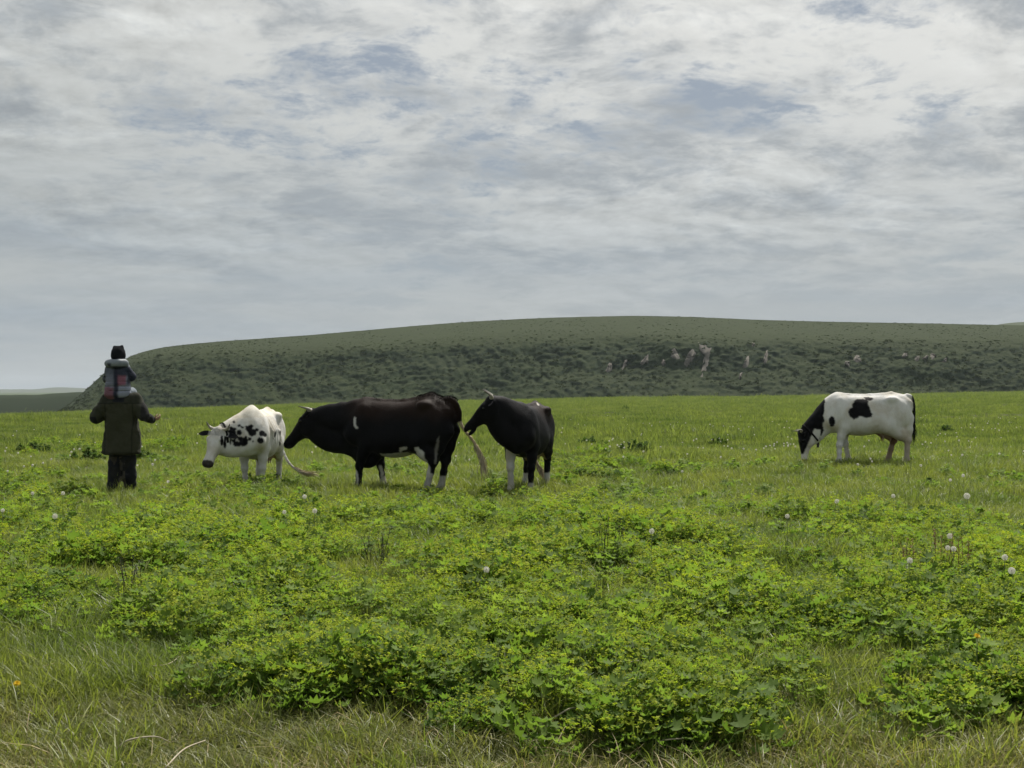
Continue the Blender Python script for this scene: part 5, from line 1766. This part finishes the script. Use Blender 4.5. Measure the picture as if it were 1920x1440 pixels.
mid_px += zz_([(330, 297), (392, 298), (437, 282), (470, 368), (645, 497), (622, 547), (560, 592), (732, 573), (880, 515), (903, 562), (1022, 568), (1062, 578), (1108, 525), (1048, 362), (1045, 400), (1098, 403),
               (1200, 397), (1197, 432), (1255, 352), (1225, 325), (1268, 325), (1305, 420), (1350, 415), (1395, 437), (1422, 527), (1390, 278), (1412, 288), (1595, 280), (1520, 338), (1543, 340),
               (1610, 402), (1660, 395), (943, 740), (810, 740), (1400, 725), (435, 868), (797, 1047), (956, 992), (20, 525), (915, 290), (1085, 285), (493, 255)], 1660, 740, 260 / 1702)
mid_px += zz_([(45, 483), (155, 500), (265, 530), (440, 552), (280, 606), (205, 615), (635, 468), (682, 465), (612, 490), (815, 410), (1218, 445), (1383, 440), (1395, 482), (1308, 598), (1178, 605), (1440, 745),
               (65, 655), (600, 520), (1330, 560), (55, 455)], 0, 740, 420 / 1920)
mid_px += [(1635, 865), (1632, 860), (1656, 821), (1476, 830), (1470, 836), (1620, 838), (655, 840), (615, 842), (592, 838), (585, 848), (880, 862), (855, 855), (860, 830), (935, 832)]
for i in range(70):
    u = random.random()
    mid_px.append((random.uniform(1050, 1920) if u < 0.8 else random.uniform(0, 520), random.triangular(772, 872, 800)))
for q in mid_px:
    dandelion(q[0], q[1], False, 'small white dandelion clock dotting the grass around and behind the cows', 'dandelion clocks far out on the pasture', random.uniform(0.55, 0.85), random.uniform(0.22, 0.34))

# yellow dandelions in flower
def petals():
    mb = MB()
    for ring, (n_, r0, up_) in enumerate(((16, 0.019, 0.15), (13, 0.014, 0.5), (9, 0.008, 1.1))):
        for i in range(n_):
            a = i / n_ * 2 * math.pi + ring * 0.3
            dr = np.array([math.cos(a), math.sin(a), up_])
            sd_ = np.array([-math.sin(a), math.cos(a), 0])
            mb.strip([(0, 0, 0.002 * ring), dr * r0 * 0.6 + (0, 0, 0.002 * ring), dr * r0 + (0, 0, 0.002 * ring), dr * r0 * 1.06], [0.002, 0.0045, 0.004, 0], sd_)
    return mb.mesh('flower_head', M_PETAL, False)
pet_me = petals()
for (px, py), lab, h in (((32, 1282), 'yellow dandelion flower beside the patch of dead brown grass', 0.10), ((1688, 1433), 'yellow dandelion flower low in the short straw-strewn grass', 0.06),
                         ((1832, 1193), 'orange-yellow dandelion flower low among broad leafy plants', 0.28)):
    x, y = on_ground(px, py, h)
    root = bpy.data.objects.new('yellow_dandelion', None)
    root.empty_display_size = 0.05
    COL.objects.link(root)
    root.location = (x, y, g1(x, y))
    tag(root, lab, 'dandelion')
    link('stem', stem_mes[0][0], root).scale = (1, 1, h)
    f_ = link('flower_head', pet_me, root, (0, 0, h))
    f_.rotation_euler = (R(35), R(10), 0)
    f_.scale = (0.85,) * 3

# ------------------------------------------------------------------ dark leafy weed clumps out on the pasture
def weed_clump(px, py, wpx, label, hgt=0.30):
    x, y = on_ground(px, py)
    w_ = wpx / F * y / 2
    root = bpy.data.objects.new('weed_clump', None)
    root.empty_display_size = 0.1
    COL.objects.link(root)
    root.location = (x, y, g1(x, y))
    tag(root, label, 'weeds', 'leafy weed clumps on the open pasture')
    lf_, st_ = MB(), MB()
    nst = int(26 + 40 * w_)
    for i in range(nst):
        a, q = random.uniform(0, 2 * math.pi), math.sqrt(random.random())
        bx, by = w_ * q * math.cos(a), min(w_, 0.55) * q * math.sin(a)
        h_ = 0.8 * hgt * (1 - 0.6 * q * q) * random.uniform(0.5, 1.15)
        top = (bx * 1.12, by * 1.12, h_)
        st_.tube([(bx * 0.8, by * 0.8, -0.03), (bx, by, h_ * 0.55), top], [0.005, 0.004, 0.002], 4)
        for j in range(11):
            t = random.uniform(0.25, 1.0)
            b0 = np.array([bx * (0.8 + 0.32 * t), by * (0.8 + 0.32 * t), h_ * t])
            d_ = np.array([random.gauss(0, 1), random.gauss(0, 1), random.uniform(-0.3, 0.5)])
            lobed_leaf(lf_, b0, d_, (random.gauss(0, 0.5), random.gauss(0, 0.5), 1), random.uniform(0.04, 0.075), 5)
    link('foliage', lf_.mesh('weed_foliage', M_DARKLEAF, False), root)
    link('stems', st_.mesh('weed_stems', M_STALK), root)
for a in ((165, 868, 62, 'dark leafy clump of weeds just behind the adult, on the side away from the cows', 0.42), (268, 868, 40, 'small dark clump of weeds beside the adult\'s leg', 0.36),
          (62, 852, 80, 'wide low weed patch far from the cows, beyond the adult', 0.34), (1108, 840, 62, 'first of two rounded dark weed clumps far behind the black cows', 0.42),
          (1192, 852, 66, 'second rounded dark weed clump with dandelion clocks around it', 0.42), (1085, 905, 80, 'broad dark weed clump against the hooves of the black cow with white foreleg', 0.34),
          (1150, 908, 70, 'dark leafy clump continuing the broad one near the black cow', 0.32), (1255, 897, 60, 'low flat weed clump standing alone in bright grass', 0.24),
          (1740, 916, 40, 'small dark hollow clump of weeds behind the grazing cow\'s rump', 0.20), (1775, 812, 26, 'dark bushy weed among scattered dandelion clocks', 0.40),
          (1345, 835, 36, 'faint low weed clump by the row of dandelion clocks', 0.26), (1172, 770, 16, 'tiny dark bush near the foot of the bluff', 0.6)):
    weed_clump(*a)

# ------------------------------------------------------------------ single broad-leaved plants that stand out of the carpet
leaf_mes = []
for k in range(4):
    mb = MB()
    lobed_leaf(mb, (0, 0, 0), (1, 0, 0.1), (0, 0, 1), 0.030 + 0.004 * k, 5 + 2 * (k % 2), 0.18, R(300))
    leaf_mes.append(mb.mesh('leaf', M_LEAF, False))
M_LIGHTLEAF = leaf_mat('young_leaf', (0.135, 0.210, 0.028), (0.190, 0.265, 0.034), None, 0.5, 0.65, 1.6, 0.08)
leaf_lt = []
for k in range(3):
    mb = MB()
    lobed_leaf(mb, (0, 0, 0), (1, 0, 0.1), (0, 0, 1), 0.028 + 0.005 * k, 7, 0.12, R(300))
    leaf_lt.append(mb.mesh('leaf', M_LIGHTLEAF, False))
bl = [(760, 1290), (735, 1275), (900, 1275), (870, 1265), (1075, 1255), (1020, 1305), (965, 1325), (1150, 1320), (1210, 1330), (1240, 1300), (1200, 1260), (1390, 1310), (1400, 1255), (1345, 1200), (1580, 1130),
      (1365, 1135), (1690, 1290), (1840, 1160), (1860, 1290), (1790, 1250), (1740, 1330), (1900, 1280), (690, 1165), (720, 1230), (1125, 1115), (980, 1180), (620, 1270), (560, 1310), (1710, 1110), (1460, 1330), (1000, 1230), (860, 1150)]
for i, (px, py) in enumerate(bl):
    h = random.uniform(0.17, 0.24)
    x, y = on_ground(px, py - 22, h * 0.7)
    root = bpy.data.objects.new('broad_leaf_plant', None)
    root.empty_display_size = 0.05
    COL.objects.link(root)
    root.location = (x, y, g1(x, y))
    root.rotation_euler = (0, 0, random.uniform(0, 6.28))
    lt = i % 3 == 0
    tag(root, ('pale yellow-green lobed plant with broad leaves above the lady\'s mantle' if lt else 'deep green lobed plant with broad leaves above the lady\'s mantle'), 'plant',
        'pale broad-leaved plants in the carpet' if lt else 'deep green broad-leaved plants in the carpet')
    st_ = MB()
    for k in range(random.randint(8, 12)):
        a = random.uniform(0, 2 * math.pi)
        q = random.uniform(0.02, 0.10)
        tip = np.array([q * math.cos(a), q * math.sin(a), h * random.uniform(0.35, 1.1)])
        st_.tube([(0, 0, -0.01), tip * (0.45, 0.45, 0.6), tip], [0.003, 0.0025, 0.0018], 4)
        l_ = link('leaf', random.choice(leaf_lt if lt else leaf_mes), root, tuple(tip))
        l_.rotation_euler = (random.gauss(0, 0.35), random.gauss(-0.05, 0.35), a + random.gauss(0, 0.4))
        l_.scale = (random.uniform(0.8, 1.2),) * 3
    link('stalks', st_.mesh('stalks', M_STALK), root)

# ------------------------------------------------------------------ upright seeded stems
def stem_clump(px, py, wpx, n_, hgt, mat, label):
    x, y = on_ground(px, py)
    root = bpy.data.objects.new('stem_clump', None)
    root.empty_display_size = 0.1
    COL.objects.link(root)
    root.location = (x, y, g1(x, y))
    tag(root, label, 'plant')
    mes = []
    for k in range(4):
        mb = MB()
        P = crom([(0, 0, -0.02), (0.02 * k - 0.03, 0.01, hgt * 0.5), (0.05 * k - 0.08, 0.0, hgt)], 8)
        mb.tube(P, np.linspace(0.0032, 0.0016, 8), 5)
        for i in range(26):
            t = random.uniform(0.62, 1.0)
            b0 = P[min(7, int(t * 7.99))] + rng.normal(0, 0.006, 3)
            u_ = unit(rng.normal(size=3))
            mb.strip([b0, b0 + u_ * 0.006, b0 + u_ * 0.012], [0.005, 0.006, 0], unit(np.cross(u_, (0.2, 0.3, 1))))
        mes.append(mb.mesh('stem', mat, False))
    w_ = wpx / F * y / 2
    for i in range(n_):
        o = link('stem', random.choice(mes), root, (random.uniform(-w_, w_), random.gauss(0, 0.10), 0), random.uniform(0, 6.28))
        o.scale = (1, 1, random.uniform(0.65, 1.15))
M_RED = plain_mat('reddish_stem', (0.20, 0.105, 0.055), 0.8, 0, 30)
M_DKSTEM = plain_mat('dark_stem', (0.055, 0.060, 0.026), 0.8, 0, 30)
for a in ((1705, 1095, 40, 9, 0.30, M_RED, 'short row of reddish dry stems under a dandelion clock'), (1785, 1100, 70, 16, 0.34, M_RED, 'dense clump of reddish brown dry stems under two touching dandelion clocks'),
          (705, 1088, 40, 12, 0.36, M_DKSTEM, "upright dark seeded stems rising from the lady's mantle in front of the big black cow"),
          (1140, 1075, 40, 9, 0.42, M_DKSTEM, 'tall dark seeded stems near a lone dandelion clock on a tall stem'),
          (235, 1175, 60, 14, 0.40, M_DKSTEM, 'loose dark seeded stems in the patch of tall grass')):
    stem_clump(*a)

# ------------------------------------------------------------------ bleached stalks lying in the short grass
M_STK = plain_mat('bleached_stalk', (0.46, 0.40, 0.29), 0.7, 0.3, 80)
def stalk(pts, label, r_=0.004, lift=0.07):
    P = []
    for px, py, l_ in pts:
        x, y = on_ground(px, py, lift + l_)
        P.append((x, y, g1(x, y) + lift + l_))
    mb = MB()
    P = crom(P, 16)
    mb.tube(P, np.linspace(r_, r_ * 0.5, 16), 6)
    o = mb.mesh('dry_stalk', M_STK)
    b0 = P[0].copy()
    for v in o.vertices:
        v.co = v.co - Vector(b0)
    ob = link('dry_stalk', o, None, tuple(b0))
    tag(ob, label, 'stalk', 'dry stalks lying in the grass')
for pts, lab in (([(1232, 1392, 0.0), (1258, 1386, 0.03), (1320, 1384, 0.0)], 'curved bleached stalk ending at the leafy edge with the dark gap'),
                 ([(1634, 1371, 0.02), (1680, 1376, 0.0)], 'short straight bleached stalk lying flat on bare straw'),
                 ([(215, 1408, 0.0), (240, 1388, 0.04), (290, 1381, 0.04), (320, 1392, 0.0)], 'long arching dry stalk over the short grass beside the brown patch'),
                 ([(310, 1440, 0.0), (345, 1405, 0.02), (385, 1388, 0.0)], 'pale stalk rising at a slant from the short grass'),
                 ([(1175, 1243, 0.05), (1200, 1240, 0.08), (1208, 1255, 0.0)], 'short whitish stalk tip poking from lady\'s mantle'),
                 ([(1040, 1345, 0.0), (1070, 1328, 0.04), (1088, 1330, 0.0)], 'thin bent stalk at the shaded front of the leafy carpet'),
                 ([(275, 1250, 0.02), (315, 1245, 0.05), (340, 1228, 0.02)], 'brown stalk lying across the patch of dead grass')):
    stalk(pts, lab)

# ------------------------------------------------------------------ the air
hb_ = bpy.data.meshes.new('haze')
hx, hy0, hy1, hz0, hz1 = 5000, -60, 4600, -16, 46
vv = [(x, y, z) for x in (-hx, hx) for y in (hy0, hy1) for z in (hz0, hz1)]
hb_.from_pydata(vv, [], [(0, 1, 3, 2), (4, 6, 7, 5), (0, 4, 5, 1), (2, 3, 7, 6), (0, 2, 6, 4), (1, 5, 7, 3)])
hzm, T, out = new_mat('haze_air')
pv = T.add('ShaderNodeVolumePrincipled', {'Color': (0.80, 0.88, 0.96), 'Density': 0.00013, 'Anisotropy': 0.1})
T.t.links.new(pv.outputs[0], out.inputs['Volume'])
hb_.materials.append(hzm)
ho = link('haze', hb_)
tag(ho, 'thin pale haze hanging over the pasture and the hills', 'haze', kind='stuff')
